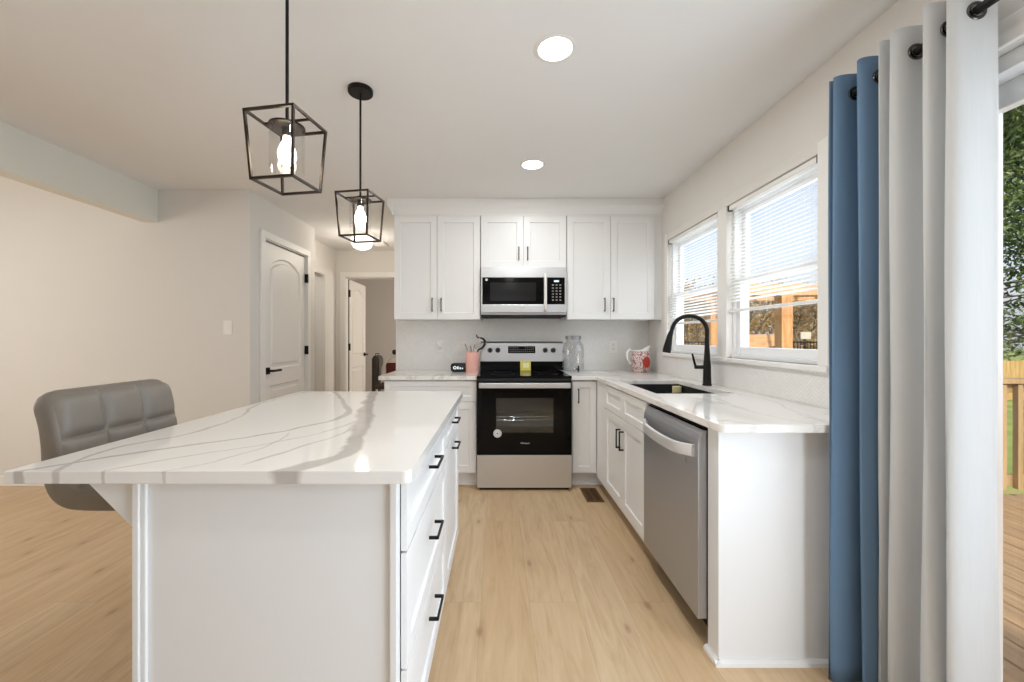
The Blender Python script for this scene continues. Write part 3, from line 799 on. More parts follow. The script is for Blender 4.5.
d = shaker('door', r, (KF, 1.755, .118), (0, 1, 0), (1, 0, 0), .545, .622, .057); pull(d, (KF, 2.03, .69), (0, 1, 0), (1, 0, 0), .125, 'black', .030, .0085)

# ------------------------------------------------------------------ bar stool
def profile_grid(prof, n_across, y0, y1, fn):
    pass
def stool():
    yc, wd = 1.45, .455; r = thing('bar_stool', (-1.14, yc, 0), 'grey leather swivel bar stool with square-stitched back at island overhang', 'bar stool')
    y0, y1 = yc-wd/2, yc+wd/2
    # backrest/seat shell: L profile, rear outline then front outline
    rear = [(-1.418, 1.046), (-1.404, .98), (-1.392, .90), (-1.390, .84), (-1.386, .79), (-1.364, .735), (-1.322, .703), (-1.26, .696), (-1.10, .696), (-.97, .700)]
    front = [(-.955, .725), (-.97, .768), (-1.10, .775), (-1.25, .772), (-1.29, .780), (-1.312, .81), (-1.320, .86), (-1.328, .92), (-1.340, .99), (-1.352, 1.035), (-1.372, 1.060), (-1.400, 1.062)]
    poly = rear + front
    for _ in range(2):
        poly = [q for a_, b_ in zip(poly, poly[1:]+poly[:1]) for q in ((a_[0]*.75+b_[0]*.25, a_[1]*.75+b_[1]*.25), (a_[0]*.25+b_[0]*.75, a_[1]*.25+b_[1]*.75))]
    POLY_CW = sum(p[0]*q[1]-q[0]*p[1] for p, q in zip(poly, poly[1:]+poly[:1])) < 0
    def drop(y, z):
        d = min(y-y0, y1-y)
        if d >= .055 or z < .95: return z
        k = .055 - math.sqrt(max(0, .055**2-(.055-max(d, 0))**2))
        return z - k*(z-.95)/.124
    b = MB(); rings = []
    for d, ins in ((0, .014), (.003, .008), (.009, .003), (.018, 0), (.032, 0), (.055, 0), (.14, 0)):
        rings.append((y0+d, ins))
    rings += [(y0+y1-y, i) for y, i in reversed(rings)]
    RR = []
    for y, ins in rings:
        q = inset(poly, -ins) if POLY_CW else inset(poly, ins)
        RR.append([b.bm.verts.new((p[0], y, drop(y, p[1]))) for p in q])
    for A_, B_ in zip(RR, RR[1:]):
        for k in range(len(poly)): b.bm.faces.new((A_[k], A_[(k+1) % len(poly)], B_[(k+1) % len(poly)], B_[k]))
    b.bm.faces.new(RR[0]); b.bm.faces.new(RR[-1][::-1])
    b.build('shell', M['grey_leather'], r, smooth=60)
    # padded squares on the back (3 across, 2 high) and on the seat
    def pad(b, P, n, su, sv, h, seg=10):
        """P(u,v) maps [0,1]^2 to surface, n(u,v) outward"""
        g = [[None]*(seg+1) for _ in range(seg+1)]
        for i in range(seg+1):
            for j in range(seg+1):
                u, v = i/seg, j/seg
                k = (1-abs(2*u-1)**4)*(1-abs(2*v-1)**4)
                g[i][j] = b.bm.verts.new(P(u, v) + n*(h*k**.55 - .003))
        for i in range(seg):
            for j in range(seg): b.bm.faces.new((g[i][j], g[i+1][j], g[i+1][j+1], g[i][j+1]))
    def along(line, s):
        L = [0]
        for a, c in zip(line, line[1:]): L.append(L[-1] + (Vector(c)-Vector(a)).length)
        d = s*L[-1]
        for i in range(len(line)-1):
            if d <= L[i+1] or i == len(line)-2:
                f = (d-L[i])/(L[i+1]-L[i]); return Vector(line[i]).lerp(Vector(line[i+1]), f)
    bl = [(-1.318, .835), (-1.320, .86), (-1.328, .92), (-1.340, .99), (-1.352, 1.037), (-1.360, 1.052)]
    b = MB()
    cuts = [0, .5, 1.0] if False else [0, .36, 1.0]
    yw = (wd-.020)/3
    for j in range(2):
        for i in range(3):
            s0, s1 = cuts[j], cuts[j+1]
            def P(u, v, s0=s0, s1=s1, i=i):
                q = along(bl, s0+(s1-s0)*v); yq = y0+.010+yw*(i+u); return Vector((q.x, yq, drop(yq, q.y)))
            pad(b, P, Vector((.97, 0, .15)), yw, .1, .022)
    b.build('back_cushion', M['grey_leather'], r, smooth=True)
    b = MB()
    sl = [(-1.285, .774), (-1.1, .774), (-.975, .768)]
    for j in range(2):
        for i in range(3):
            def P(u, v, j=j, i=i):
                q = along(sl, (j+v)/2); return Vector((q.x, y0+.010+yw*(i+u), q.y))
            pad(b, P, Vector((0, 0, 1)), yw, .15, .018)
    b.build('seat_cushion', M['grey_leather'], r, smooth=True)
    cx = -1.135
    MB().lathe((cx, yc, 0), [(0, 0), (.165, 0), (.165, .008), (.12, .016), (.04, .03), (.032, .06), (.032, .34), (.02, .345), (.02, .69), (.06, .697), (0, .697)], 32).build('pedestal', M['chrome'], r, smooth=40)
    ring = [(cx + .13*cos(a)*.9 + .06, yc + .13*sin(a), .30) for a in [2*pi*k/24 for k in range(25)]]
    b = MB(); b.tube(ring, .010, 8, cap=False); b.build('footrest', M['chrome'], r, smooth=True)
stool()

# ------------------------------------------------------------------ range
def text(s, size, loc, rot, mat, parent, name='lettering', ext=.0004, align='CENTER'):
    c = bpy.data.curves.new(name, 'FONT'); c.body = s; c.size = size; c.extrude = ext; c.align_x = align; c.align_y = 'CENTER'
    q = bpy.data.objects.new(name, c); COL.objects.link(q)
    me = bpy.data.meshes.new_from_object(q.evaluated_get(bpy.context.evaluated_depsgraph_get())); me.materials.clear(); me.materials.append(mat)
    bpy.data.objects.remove(q); o = bpy.data.objects.new(name, me); COL.objects.link(o)
    o.rotation_euler = rot
    if parent is not None:
        o.parent = parent; o.location = Vector(loc) - ORIG[parent.name]
    else: o.location = loc
    return o
M['mark'] = pmat('white_print', (228, 228, 230), .5, var=.02)
M['burner'] = pmat('dark_grey_print', (60, 58, 58), .3, var=.05)
M['mark_grey'] = pmat('grey_print', (150, 146, 142), .5, var=.02)
YR = 3.25
r = thing('range', ((RX0+RX1)/2, YB, 0), 'stainless steel electric range with black glass oven door', 'range')
b = MB(); b.box(RX0+.001, RX1-.001, YR+.05, YB-.015, .03, .50).box(RX0+.001, RX0+.05, YR+.05, YB-.015, .50, .90).box(RX1-.05, RX1-.001, YR+.05, YB-.015, .50, .90).box(RX0+.05, RX1-.05, 3.78, YB-.015, .50, .90).box(RX0+.05, RX1-.05, YR+.05, 3.78, .86, .90)
b.build('body', M['blackpl'], r)
MB().box(RX0+.02, RX1-.02, YR+.02, YR+.3, .0, .03).build('kick_plate', M['dark'], r)
d = MB().box(RX0+.001, RX1-.001, YR, YR+.049, .022, Z_(455.3, YR), .004).build('storage_drawer', M['steel'], r)
zw0, zw1 = Z_(433, YR), Z_(398, YR); xw0, xw1 = X_(496, YR), X_(553.5, YR); zd0, zd1 = Z_(454.8, YR), Z_(381.5, YR)
b = MB(); b.panel_door((RX0+.001, YR, zd0), UXv, (0, 0, 1), FY, RX1-RX0-.002, zd1-zd0, .045, [rect(xw0-RX0, zw0-zd0, xw1-RX0, zw1-zd0)], .03, .001)
# open the window through the door
bm_ = b.bm; bmesh.ops.delete(bm_, geom=[f for f in bm_.faces if all(abs(v.co.y-(YR+.03)) < 1e-4 for v in f.verts)] + [f for f in bm_.faces if all(abs(v.co.y-(YR+.045)) < 1e-4 for v in f.verts)], context='FACES')
door = b.build('oven_door', M['bglass'], r)
MB().box(xw0-.002, xw1+.002, YR+.004, YR+.008, zw0-.002, zw1+.002).build('oven_window', M['ovenpane'], door)
cav = pmat('grey_enamel', (206, 208, 208), .5, var=.1, scale=40)
b = MB(); b.quad([(xw0-.1, 3.72, .505), (xw1+.1, 3.72, .505), (xw1+.1, 3.72, .855), (xw0-.1, 3.72, .855)]); b.quad([(xw0-.1, YR+.052, .505), (xw1+.1, YR+.052, .505), (xw1+.1, 3.72, .505), (xw0-.1, 3.72, .505)])
b.build('oven_cavity', cav, r)
for z in (Z_(418, 3.4), Z_(428, 3.4)):
    b = MB()
    for k in range(26): b.tube([(RX0+.06+k*.025, YR+.06, z), (RX0+.06+k*.025, 3.70, z)], .002, 6)
    for yy in (YR+.065, 3.45, 3.69): b.tube([(RX0+.055, yy, z), (RX1-.055, yy, z)], .004, 8)
    b.build('oven_rack', M['chrome'], r)
zh0, zh1 = Z_(388.3, YR-.05), Z_(383, YR-.05)
b = MB(); b.box(RX0+.018, RX1-.018, YR-.055, YR-.030, zh0, zh1, .005)
for xx in (RX0+.03, RX1-.05): b.box(xx, xx+.02, YR-.035, YR+.001, zh0+.005, zh1-.005)
b.build('oven_handle', M['steel'], door)
MB().lathe((X_(497.5, YR), YR-.0006, Z_(433.5, YR)), [(0, .0005), (.033, .0005), (.033, 0)], 28, FY).build('sticker', M['mark'], door)
b = MB(); cxs, czs = X_(497.5, YR), Z_(433.5, YR)
b.lathe((cxs, YR-.0012, czs), [(.021, 0), (.024, 0), (.024, .0004), (.021, .0004)], 28, FY, closed=True); b.obox((cxs, YR-.0014, czs), (1, 0, 1), (1, 0, -1), FY, .014, .014, .0004); b.build('sticker_print', M['mark_grey'], door)
text('Whirlpool', .017, (X_(525, YR), YR-.001, Z_(443.2, YR)), (pi/2, 0, 0), M['mark'], door)
# cooktop
MB().box(RX0+.001, RX1-.001, YR-.012, 3.80, .900, .922, .005).build('cooktop', M['bglass'], r)
MB().box(RX0+.004, RX1-.004, YR-.004, YR+.05, Z_(381.2, YR), .900).build('front_trim', M['blackpl'], r)
for (x, y, rr) in ((.04, 3.42, .10), (.42, 3.42, .08), (.04, 3.66, .075), (.42, 3.66, .10)):
    MB().lathe((x, y, .9222), [(rr-.003, 0), (rr, 0), (rr, .0003), (rr-.003, .0003)], 48, closed=True).build('burner_ring', M['burner'], r)
yg = 3.87; z0, z1 = Z_(361, yg), Z_(342.3, yg); xg0, xg1 = X_(481, yg), X_(562.3, yg)
MB().box(xg0-.004, xg1+.004, 3.80, 3.895, .9225, z0, .004).build('riser', M['bglass'], r)
bk = MB(); bk.prism([(0, 0), (.012, z1-z0-.008), (.02, z1-z0), (.06, z1-z0), (.06, 0)], ((0, yg-.03, z0), (0, 1, 0), (0, 0, 1), (1, 0, 0)), xg0, xg1, .002); bk = bk.build('control_panel', M['steel'], r)
MB().box(xg0-.001, xg1+.001, yg-.02, yg+.035, z1, z1+.007, .002).build('top_trim', M['blackpl'], r)
for px in (490, 497.9, 545.3, 553.4):
    o = MB().lathe((X_(px, yg-.03), yg-.026, Z_(350.2, yg-.03)), [(0, .034), (.015, .034), (.0185, .028), (.021, 0), (.024, -.001), (0, -.004)], 24, FY).build('control_knob', M['blackpl'], r, smooth=35)
zc0, zc1 = Z_(353.2, yg-.03), Z_(346.3, yg-.03); yt = yg-.024
dsp = MB().obox(((X_(508, yg)+X_(535, yg))/2, yt, (zc0+zc1)/2), (1, 0, 0), (0, .11, 1), (0, -1, .11), X_(535, yg)-X_(508, yg), zc1-zc0, .008).build('display', M['bglass'], r)
b = MB(); random.seed(5)
xa, xb = X_(509, yg), X_(534, yg)
for i in range(13):
    for j in range(3):
        if 4 < i < 8 and j == 2: continue
        b.obox((xa+(i+.5)*(xb-xa)/13, yt-.006+.11*((j-1)*.016), (zc0+zc1)/2+(j-1)*.018), (1, 0, 0), (0, .11, 1), (0, -1, .11), .010, .006, .0006)
b.build('control_print', M['mark_grey'], dsp)
text('8:88', .02, ((xa+xb)/2, yt-.006, (zc0+zc1)/2+.018), (pi/2, 0, 0), M['digit'], dsp, 'clock_digits') if False else None
# yellow card on the cooktop
r = thing('card', (X_(525.5, 3.74), 3.74, .923), 'yellow card leaning at the back of the black cooktop', 'card')
ycol = pmat('yellow_card', (222, 208, 96), .6, var=.12, scale=30)
MB().obox((X_(525.5, 3.75), 3.752, .968), (1, 0, 0), (0, .22, 1), (0, -1, .22), .098, .092, .004, .001).build('sheet', ycol, r)
b = MB(); b.obox((X_(525.5, 3.75)+.004, 3.750, .972), (1, 0, 0), (0, .22, 1), (0, -1, .22), .05, .042, .0008); b.build('printed_panel', pmat('pale_print', (236, 232, 190), .6), r)

# ------------------------------------------------------------------ microwave
YMi = 3.55; mz0, mz1 = Z_(317, YMi), ZM-.002; mx0, mx1 = UX1+.008, UX2-.006
r = thing('microwave', ((mx0+mx1)/2, YB, mz0), 'stainless over-the-range microwave under the short cabinet', 'microwave')
MB().box(mx0, mx1, YMi+.03, YB-.01, mz0+.02, mz1, .002).build('body', M['steel'], r)
zz = lambda py: Z_(py, YMi); xx_ = lambda px: X_(px, YMi)
xs_ = xx_(547.3)
b = MB(); b.box(mx0, mx1, YMi, YMi+.03, zz(277.5), mz1, .004); b.box(mx0, mx1, YMi, YMi+.03, zz(312.5), zz(304.3), .004)
b.box(mx0, xx_(482.3), YMi, YMi+.03, zz(304.3), zz(277.5)); b.box(xx_(564.8), mx1, YMi, YMi+.03, zz(304.3), zz(277.5)); b.build('front_frame', M['steel'], r)
MB().box(xx_(482.3), xx_(543.2), YMi+.002, YMi+.03, zz(304.3), zz(277.5)).build('door_glass', M['bglass'], r)
MB().box(xx_(490), xx_(536), YMi+.0012, YMi+.0018, zz(301), zz(282.5)).build('door_window', pmat('smoked_mesh', (24, 24, 25), .12, var=.15, scale=400), r)
cp = MB().box(xx_(543.2), xx_(564.8), YMi+.002, YMi+.03, zz(304.3), zz(277.5)).build('control_panel', M['bglass'], r)
b = MB()
for j in range(6):
    for i in range(3):
        b.box(xx_(552+i*3.7)+.000, xx_(552+i*3.7)+.016, YMi+.0008, YMi+.002, zz(285.6+j*3.0), zz(284.4+j*3.0))
b.build('key_print', M['mark_grey'], cp)
b = MB(); b.box(xx_(554), xx_(559), YMi+.0008, YMi+.002, zz(282), zz(280.2)); b.build('clock_display', M['digit'], cp)
b = MB(); b.tube([(xx_(545), YMi-.002, zz(274.5)), (xx_(545), YMi-.03, zz(277)), (xx_(545), YMi-.036, zz(285)), (xx_(545), YMi-.036, zz(300)), (xx_(545), YMi-.03, zz(309.5)), (xx_(545), YMi-.002, zz(312))], .014, 12); b.build('handle', M['steel_light'], r, smooth=40)
MB().lathe((xx_(486.5), YMi+.001, zz(279.7)), [(0, .001), (.011, .001), (.011, 0)], 20, FY).build('badge', M['mark'], r)
text('Whirlpool', .012, (xx_(522), YMi-.0006, zz(307.6)), (pi/2, 0, 0), M['mark_grey'], r)
b = MB(); b.box(mx0+.004, mx1-.004, YMi+.008, YB-.01, mz0+.004, mz0+.0199); b.box(mx0+.03, mx0+.25, YMi+.002, YMi+.008, mz0+.006, mz0+.016); b.box(mx1-.25, mx1-.03, YMi+.002, YMi+.008, mz0+.006, mz0+.016)
b.build('vent_grille', M['dark'], r)

# ------------------------------------------------------------------ dishwasher
DW0, DW1 = 1.606, 2.203; DX = .793
r = thing('dishwasher', (1.1, (DW0+DW1)/2, 0), 'stainless dishwasher with curved bar handle under the window counter', 'dishwasher')
MB().box(EX+.002, WR-.02, DW0, DW1, .10, .868).build('body', M['dark'], r)
zt_ = .858
pr = [(0, .111), (0, .80), (.002, .82), (.010, .842), (.022, zt_), (EX-DX, zt_), (EX-DX, .111)]
MB().prism(pr, ((DX, 0, 0), (1, 0, 0), (0, 0, 1), (0, 1, 0)), DW0, DW1, .002).build('door', M['steel_dw'], r)
MB().box(DX+.024, EX+.02, DW0+.004, DW1-.004, zt_, zt_+.008).build('control_strip', M['bglass'], r)
MB().box(EX+.06, EX+.08, DW0, DW1, 0, .11).build('kick_plate', M['dark'], r)
b = MB(); hp = []
for k in range(17):
    u = k/16; yy = DW0+.03+(DW1-DW0-.06)*u
    hp.append((DX-.006-.034*min(1, 6*min(u, 1-u)+.12), yy, .770 + .0))
prev = None; bm_ = b.bm; rings = []
for i, (x, y, z) in enumerate(hp):
    sag = .022*(1-(2*i/16-1)**2)
    q = [(x+.010, y, z-.026-sag*.8), (x, y, z-.022-sag*.8), (x-.004, y, z-sag*.8), (x, y, z+.022-sag*.8), (x+.010, y, z+.026-sag*.8)]
    rings.append([bm_.verts.new(p) for p in q])
for A, B in zip(rings, rings[1:]):
    for k in range(5): bm_.faces.new((A[k], A[(k+1) % 5], B[(k+1) % 5], B[k]))
bm_.faces.new(rings[0]); bm_.faces.new(rings[-1][::-1])
for yy in (DW0+.034, DW1-.056): b.box(DX-.012, DX+.001, yy, yy+.022, .755, .785)
b.build('handle', M['steel_light'], r, smooth=50)
b = MB(); b.box(DX-.0006, DX, 1.70, 1.706, .70, .725); b.box(DX-.0006, DX, 1.712, 1.716, .70, .725); b.build('badge', M['mark_grey'], r)

# ------------------------------------------------------------------ things on the counters
jx, jy = X_(573.2, 3.695), 3.695
r = thing('drink_dispenser', (jx, jy, CT), 'clear glass drink dispenser jar right of the range', 'drink dispenser')
prof = [(0, .004), (.070, .004), (.088, .014), (.097, .04), (.098, .20), (.094, .235), (.078, .268), (.066, .282), (.064, .30), (.060, .30), (.062, .28), (.074, .264), (.090, .233), (.094, .20), (.093, .045), (.084, .02), (.066, .010), (0, .010)]
MB().lathe((jx, jy, CT), prof, 40).build('jar', M['jar'], r, smooth=True)
MB().lathe((jx, jy, CT), [(0, .304), (.066, .304), (.069, .302), (.069, .336), (.064, .340), (0, .340)][::-1] if False else [(.0, .301), (.071, .301), (.071, .326), (.066, .331), (0, .331)], 36).build('lid', pmat('grey_metal_lid', (150, 150, 150), .35, .7), r, smooth=40)
b = MB(); b.tube([(jx+.02, jy-.090, CT+.035), (jx+.022, jy-.135, CT+.035)], .010, 12); b.tube([(jx+.022, jy-.128, CT+.04), (jx+.022, jy-.132, CT+.012)], .007, 10); b.box(jx+.015, jx+.029, jy-.136, jy-.128, CT+.045, CT+.066, .002); b.build('spigot', M['bronze'], r)

cx, cy = X_(472.5, 3.70), 3.70
def crockmat():
    t = NT('pink_crock_glaze'); c = t.coord(); sp = t.n('ShaderNodeSeparateXYZ'); t.l(c, sp.inputs[0]); n = t.noise(c, 14, 4)
    t.l(t.mix(n.outputs[0], lin(236, 172, 152), lin(240, 190, 182)), t.p.inputs['Base Color']); t.p.inputs['Roughness'].default_value = .35; return t.m
r = thing('utensil_crock', (cx, cy, CT), 'pink utensil crock left of the range', 'utensil crock')
MB().lathe((cx, cy, CT), [(0, 0), (.058, 0), (.061, .004), (.0625, .17), (.062, .182), (.058, .182), (.057, .17), (.055, .012), (0, .012)], 36).build('pot', crockmat(), r, smooth=40)
def utensil(name, pts, rad, mat, label, head=None, hm=None):
    r = thing(name, pts[0], label, 'utensil', 'utensils in the pink crock')
    b = MB(); b.tube(pts, rad, 10); b.build('shaft', mat, r, smooth=50)
    if head: 
        b = MB(); head(b); b.build('head', hm or mat, r, smooth=50)
zc = CT+.014
g = lambda px, py, y=3.76: (X_(px, y), y, Z_(py, y))
utensil('ladle', [(cx+.012, cy-.005, zc), (cx+.030, cy-.005, CT+.15), g(478.2, 350), g(482, 348), g(484.6, 344.5), g(485, 341), g(483, 338.6), g(480, 337.6)], [.006, .006, .007, .010, .012, .012, .010, .006], M['blackpl'],
    'black curved utensil hooking over the pink crock toward the range', lambda b: b.tube([g(479.2, 337.8), g(477, 337), g(476.6, 334.6)], [.008, .007, .006], 10))
white_sil = pmat('white_silicone', (226, 220, 208), .5)
utensil('spoon', [(cx-.02, cy-.01, zc), (cx-.035, cy-.01, CT+.17), g(465.2, 344.3, 3.75)], [.005, .005, .005], M['chrome'],
    'white spoon leaning left out of the pink crock', lambda b: b.obox(g(462.6, 342.6, 3.75), (1, 0, .35), (-.35, 0, 1), (0, 1, 0), .052, .036, .012, .005), white_sil)
utensil('spatula', [(cx-.01, cy+.02, zc), (cx-.012, cy+.025, CT+.2), g(470.5, 346.5, 3.79)], [.005, .005, .006], pmat('tan_wood', (176, 138, 110), .6), 'tan wooden utensil handle upright in the pink crock')
utensil('whisk', [(cx+.012, cy+.02, zc), (cx+.006, cy+.022, CT+.2), g(474.5, 345, 3.785)], [.005, .005, .007], pmat('mauve_plastic', (188, 160, 156), .5), 'mauve short utensil handle in the middle of the pink crock')
# smart clock, charger, cable
kx, ky = X_(459, 3.72), 3.72
r = thing('alarm_clock', (kx, ky, CT), 'black rounded alarm clock on the counter left of the pink crock', 'clock')
b = MB(); b.prism(rrect(-.073, 0, .073, .082, .024), ((kx, ky+.02, CT), (1, 0, 0), (0, 0, 1), (0, -1, 0)), 0, .05, .006); b.build('case', M['blackpl'], r, smooth=40)
b = MB()
b.lathe((kx-.035, ky-.031, CT+.040), [(.008, 0), (.016, 0), (.016, .001), (.008, .001)], 20, FY, closed=True)
for dx, dz, ww, hh in ((-.008, .040, .016, .026), (.014, .036, .014, .018), (.034, .034, .012, .012)): b.box(kx+dx-ww/2, kx+dx+ww/2, ky-.032, ky-.0305, CT+dz-hh/2, CT+dz+hh/2)
b.build('screen_digits', M['digit'], r)
def outlet(loc, wall, label, plugged=False):
    x, y, z = loc
    r = thing('wall_outlet', loc, label, 'outlet')
    b = MB()
    if wall == 'y': b.box(x-.036, x+.036, y-.006, y, z-.057, z+.057, .003)
    b.build('cover_plate', M['plate'], r)
    b = MB()
    for q in (-1, 1): b.box(x-.017, x+.017, y-.0075, y-.006, z+q*.02-.014, z+q*.02+.014, .0005)
    b.build('socket', pmat('outlet_face', (224, 222, 217), .4), r)
outlet((X_(613, YB), YB-.008, Z_(347, YB)), 'y', 'white wall outlet on the tile between glass jar and jug')
ox, oz = X_(440.5, YB), Z_(346, YB)
outlet((ox, YB-.008, oz), 'y', 'white wall outlet on the tile behind the black clock')
r = thing('charger', (ox, YB-.016, oz+.02), 'white plug adaptor in the left outlet with a thin cable', 'charger')
MB().lathe((ox, YB-.0158, oz+.02), [(0, 0), (.026, 0), (.030, .008), (.029, .036), (.02, .042), (0, .042)], 24, FY).build('adaptor', M['plate'], r, smooth=40)
b = MB(); b.tube([(ox, YB-.05, oz+.01), (ox+.01, YB-.055, oz-.02), (ox+.05, YB-.05, oz-.06), (ox+.10, YB-.04, oz-.11), (ox+.15, YB-.05, CT+.006), (kx+.005, ky+.06, CT+.006), (kx+.005, ky+.024, CT+.02)], .0025, 8); b.build('cable', M['plate'], r, smooth=True)

# strawberry jug
def jugmat():
    t = NT('painted_jug_glaze'); c = t.coord(); v = t.n('ShaderNodeTexVoronoi'); v.inputs['Scale'].default_value = 75; t.l(c, v.inputs['Vector'])
    n = t.noise(c, 40, 3)
    col = t.ramp(v.outputs['Distance'], [(.22, lin(112, 66, 64)), (.40, lin(196, 166, 162)), (.6, lin(216, 196, 190))])
    col = t.mix(t.math('GREATER_THAN', n.outputs[0], .56), col, lin(150, 104, 102))
    t.l(col, t.p.inputs['Base Color']); t.p.inputs['Roughness'].default_value = .3; return t.m
ux, uy = X_(640.5, 3.70), 3.70
wglz = pmat('white_glaze', (238, 234, 228), .25)
r = thing('jug', (ux, uy, CT), 'white jug speckled with red pattern in the counter corner', 'jug')
MB().lathe((ux, uy, CT), [(0, 0), (.062, 0), (.072, .012), (.082, .06), (.084, .11), (.078, .17), (.070, .195), (.066, .195), (.074, .168), (.080, .11), (.076, .05), (.06, .012), (0, .010)], 36).build('body', jugmat(), r, smooth=True)
b = MB(); ring = []
bm_ = b.bm; N = 32; lo = []; hi = []
for k in range(N):
    a = 2*pi*k/N; e = max(0, cos(a-radians(-20)))**1.3
    lo.append(bm_.verts.new((ux+.071*cos(a), uy+.071*sin(a), CT+.192))); hi.append(bm_.verts.new((ux+(.072+.014*e)*cos(a), uy+(.072+.010*e)*sin(a), CT+.200+.048*e)))
lo2 = [bm_.verts.new(((v.co.x-ux)*.93+ux, (v.co.y-uy)*.93+uy, v.co.z)) for v in lo]; hi2 = [bm_.verts.new(((v.co.x-ux)*.93+ux, (v.co.y-uy)*.93+uy, v.co.z)) for v in hi]
for k in range(N):
    q = (k+1) % N
    for A, B in ((lo, hi), (hi, hi2), (hi2, lo2)): bm_.faces.new((A[k], A[q], B[q], B[k]))
b.build('spout', wglz, r, smooth=True)
b = MB(); b.tube([(ux-.066, uy, CT+.19), (ux-.10, uy, CT+.205), (ux-.122, uy, CT+.18), (ux-.122, uy, CT+.13), (ux-.10, uy, CT+.085), (ux-.078, uy, CT+.07)], [.009, .010, .010, .009, .008, .008], 12); b.build('handle', wglz, r, smooth=True)
redm = pmat('red_glaze', (170, 40, 30), .3, var=.35, scale=30)
b = MB(); bm_ = b.bm
ca = radians(-68); gg = []
for i in range(9):
    row = []
    for j in range(9):
        u, v = (i-4)/4, (j-4)/4
        du = u*math.sqrt(max(0, 1-v*v/2)); dv = v*math.sqrt(max(0, 1-u*u/2)); a = ca + du*.5
        rr = .0852 if True else 0
        zz_ = CT+.095+dv*.05
        rr = .0815 + .0035*sin(min(1, max(0, (zz_-CT-.03)/.11))*pi) + .001
        row.append(bm_.verts.new((ux+rr*cos(a), uy+rr*sin(a), zz_)))
    gg.append(row)
for i in range(8):
    for j in range(8): bm_.faces.new((gg[i][j], gg[i+1][j], gg[i+1][j+1], gg[i][j+1]))
o = b.build('painted_medallion', redm, r, smooth=True)
md = o.modifiers.new('s', 'SOLIDIFY'); md.thickness = .002; md.offset = 0

# ------------------------------------------------------------------ light switch, floor register
r = thing('light_switch', (X_(228, YL), YL, Z_(327.5, YL)), 'white light switch on the wall left of the closet door', 'light switch')
x, z = X_(228, YL), Z_(327.5, YL)
MB().box(x-.036, x+.036, YL-.006, YL, z-.058, z+.058, .003).build('cover_plate', M['plate'], r)
MB().box(x-.016, x+.016, YL-.009, YL-.006, z-.033, z+.033, .001).build('rocker', M['plate'], r)
r = thing('floor_register', (.73, 3.16, 0), 'brown slotted floor register in front of the corner cabinets', 'floor vent')
b = MB(); vx0, vx1, vy0, vy1 = .665, .795, 3.02, 3.30
b.grid_slab([vx0, vx0+.016, vx1-.016, vx1], [vy0, vy0+.016, vy1-.016, vy1], lambda x, y: not (vx0+.016 < x < vx1-.016 and vy0+.016 < y < vy1-.016), .0, .005)
vm = pmat('brown_metal', (112, 84, 54), .45, .4, var=.1)
b.build('frame', vm, r)
b = MB()
for k in range(16):
    yy = vy0+.022+k*.0155
    b.box(vx0+.016, vx1-.016, yy, yy+.006, .001, .004)
b.box((vx0+vx1)/2-.004, (vx0+vx1)/2+.004, vy0+.016, vy1-.016, .001, .0045); b.build('louvre', vm, r)
MB().box(vx0+.016, vx1-.016, vy0+.016, vy1-.016, .0002, .0008).build('duct_shade', M['dark'], r)  # thin dark sheet on the floor, stands in for shade below the slots

# ------------------------------------------------------------------ pendants
def pendant(yc, label):
    xc = -.681; zt, zb, = 1.924, 1.718; wt, wb = .166, .141
    r = thing('pendant_light', (xc, yc, CEIL), label, 'pendant light', 'lantern pendants over the island')
    MB().lathe((xc, yc, CEIL), [(0, -.022), (.056, -.022), (.060, -.018), (.060, -.0005), (0, -.0005)][::-1], 36).build('ceiling_canopy', M['black'], r, smooth=40)
    MB().tube([(xc, yc, CEIL-.02), (xc, yc, zt-.01)], .0052, 12).build('rod', M['black'], r, smooth=40)
    a0 = radians(-9.5); R = Matrix.Rotation(a0, 3, 'Z')
    C = lambda sx, sy, w_, z: Vector((xc, yc, z)) + R @ Vector((sx*w_/2, sy*w_/2, 0))
    b = MB(); th = .0075
    cs = [(-1, -1), (1, -1), (1, 1), (-1, 1)]
    def bar(p, q, t=th):
        d = (q-p); n = Vector((0, 0, 1)) if abs(d.normalized().z) < .8 else (R @ Vector((1, 0, 0)))
        s = d.cross(n).normalized(); n = s.cross(d).normalized()
        b.obox((p+q)/2, d, s, n, d.length+t, t, t)
    for i in range(4):
        j = (i+1) % 4
        bar(C(*cs[i], wt, zt), C(*cs[j], wt, zt)); bar(C(*cs[i], wb, zb), C(*cs[j], wb, zb)); bar(C(*cs[i], wt, zt), C(*cs[i], wb, zb))
    bar(C(-1, 0, wt, zt), C(1, 0, wt, zt), .006)
    b.build('cage', M['bronze'], r)
    MB().lathe((xc, yc, 0), [(0, zt), (.017, zt), (.018, zt-.014), (.054, zt-.016), (.054, zt-.021), (.017, zt-.024), (.016, zt-.050), (0, zt-.050)][::-1], 32).build('socket', M['bronze'], r, smooth=40)
    MB().lathe((xc, yc, 0), [(.052, zt-.022), (.052, zt-.165), (.0500, zt-.165), (.0500, zt-.022)], 40, closed=True).build('glass_shade', M['clear'], r, smooth=40)
    bz = zt-.050
    o = MB().lathe((xc, yc, bz), [(0, 0), (.011, 0), (.012, -.012), (.020, -.028), (.027, -.050), (.027, -.066), (.019, -.086), (0, -.094)], 24).build('bulb', M['bulb'], r, smooth=True)
    L = lamp('pendant_glow', 'POINT', (0, 0, 0), 3.2, (1, .86, .66), shadow_soft_size=.026); L.parent = r; L.location = (0, 0, bz-.05-CEIL)
    o.visible_shadow = True
    return r
pendant(1.308, 'black lantern pendant hanging nearest, its canopy above the picture')
pendant(2.005, 'black lantern pendant further back, its round ceiling canopy in view')

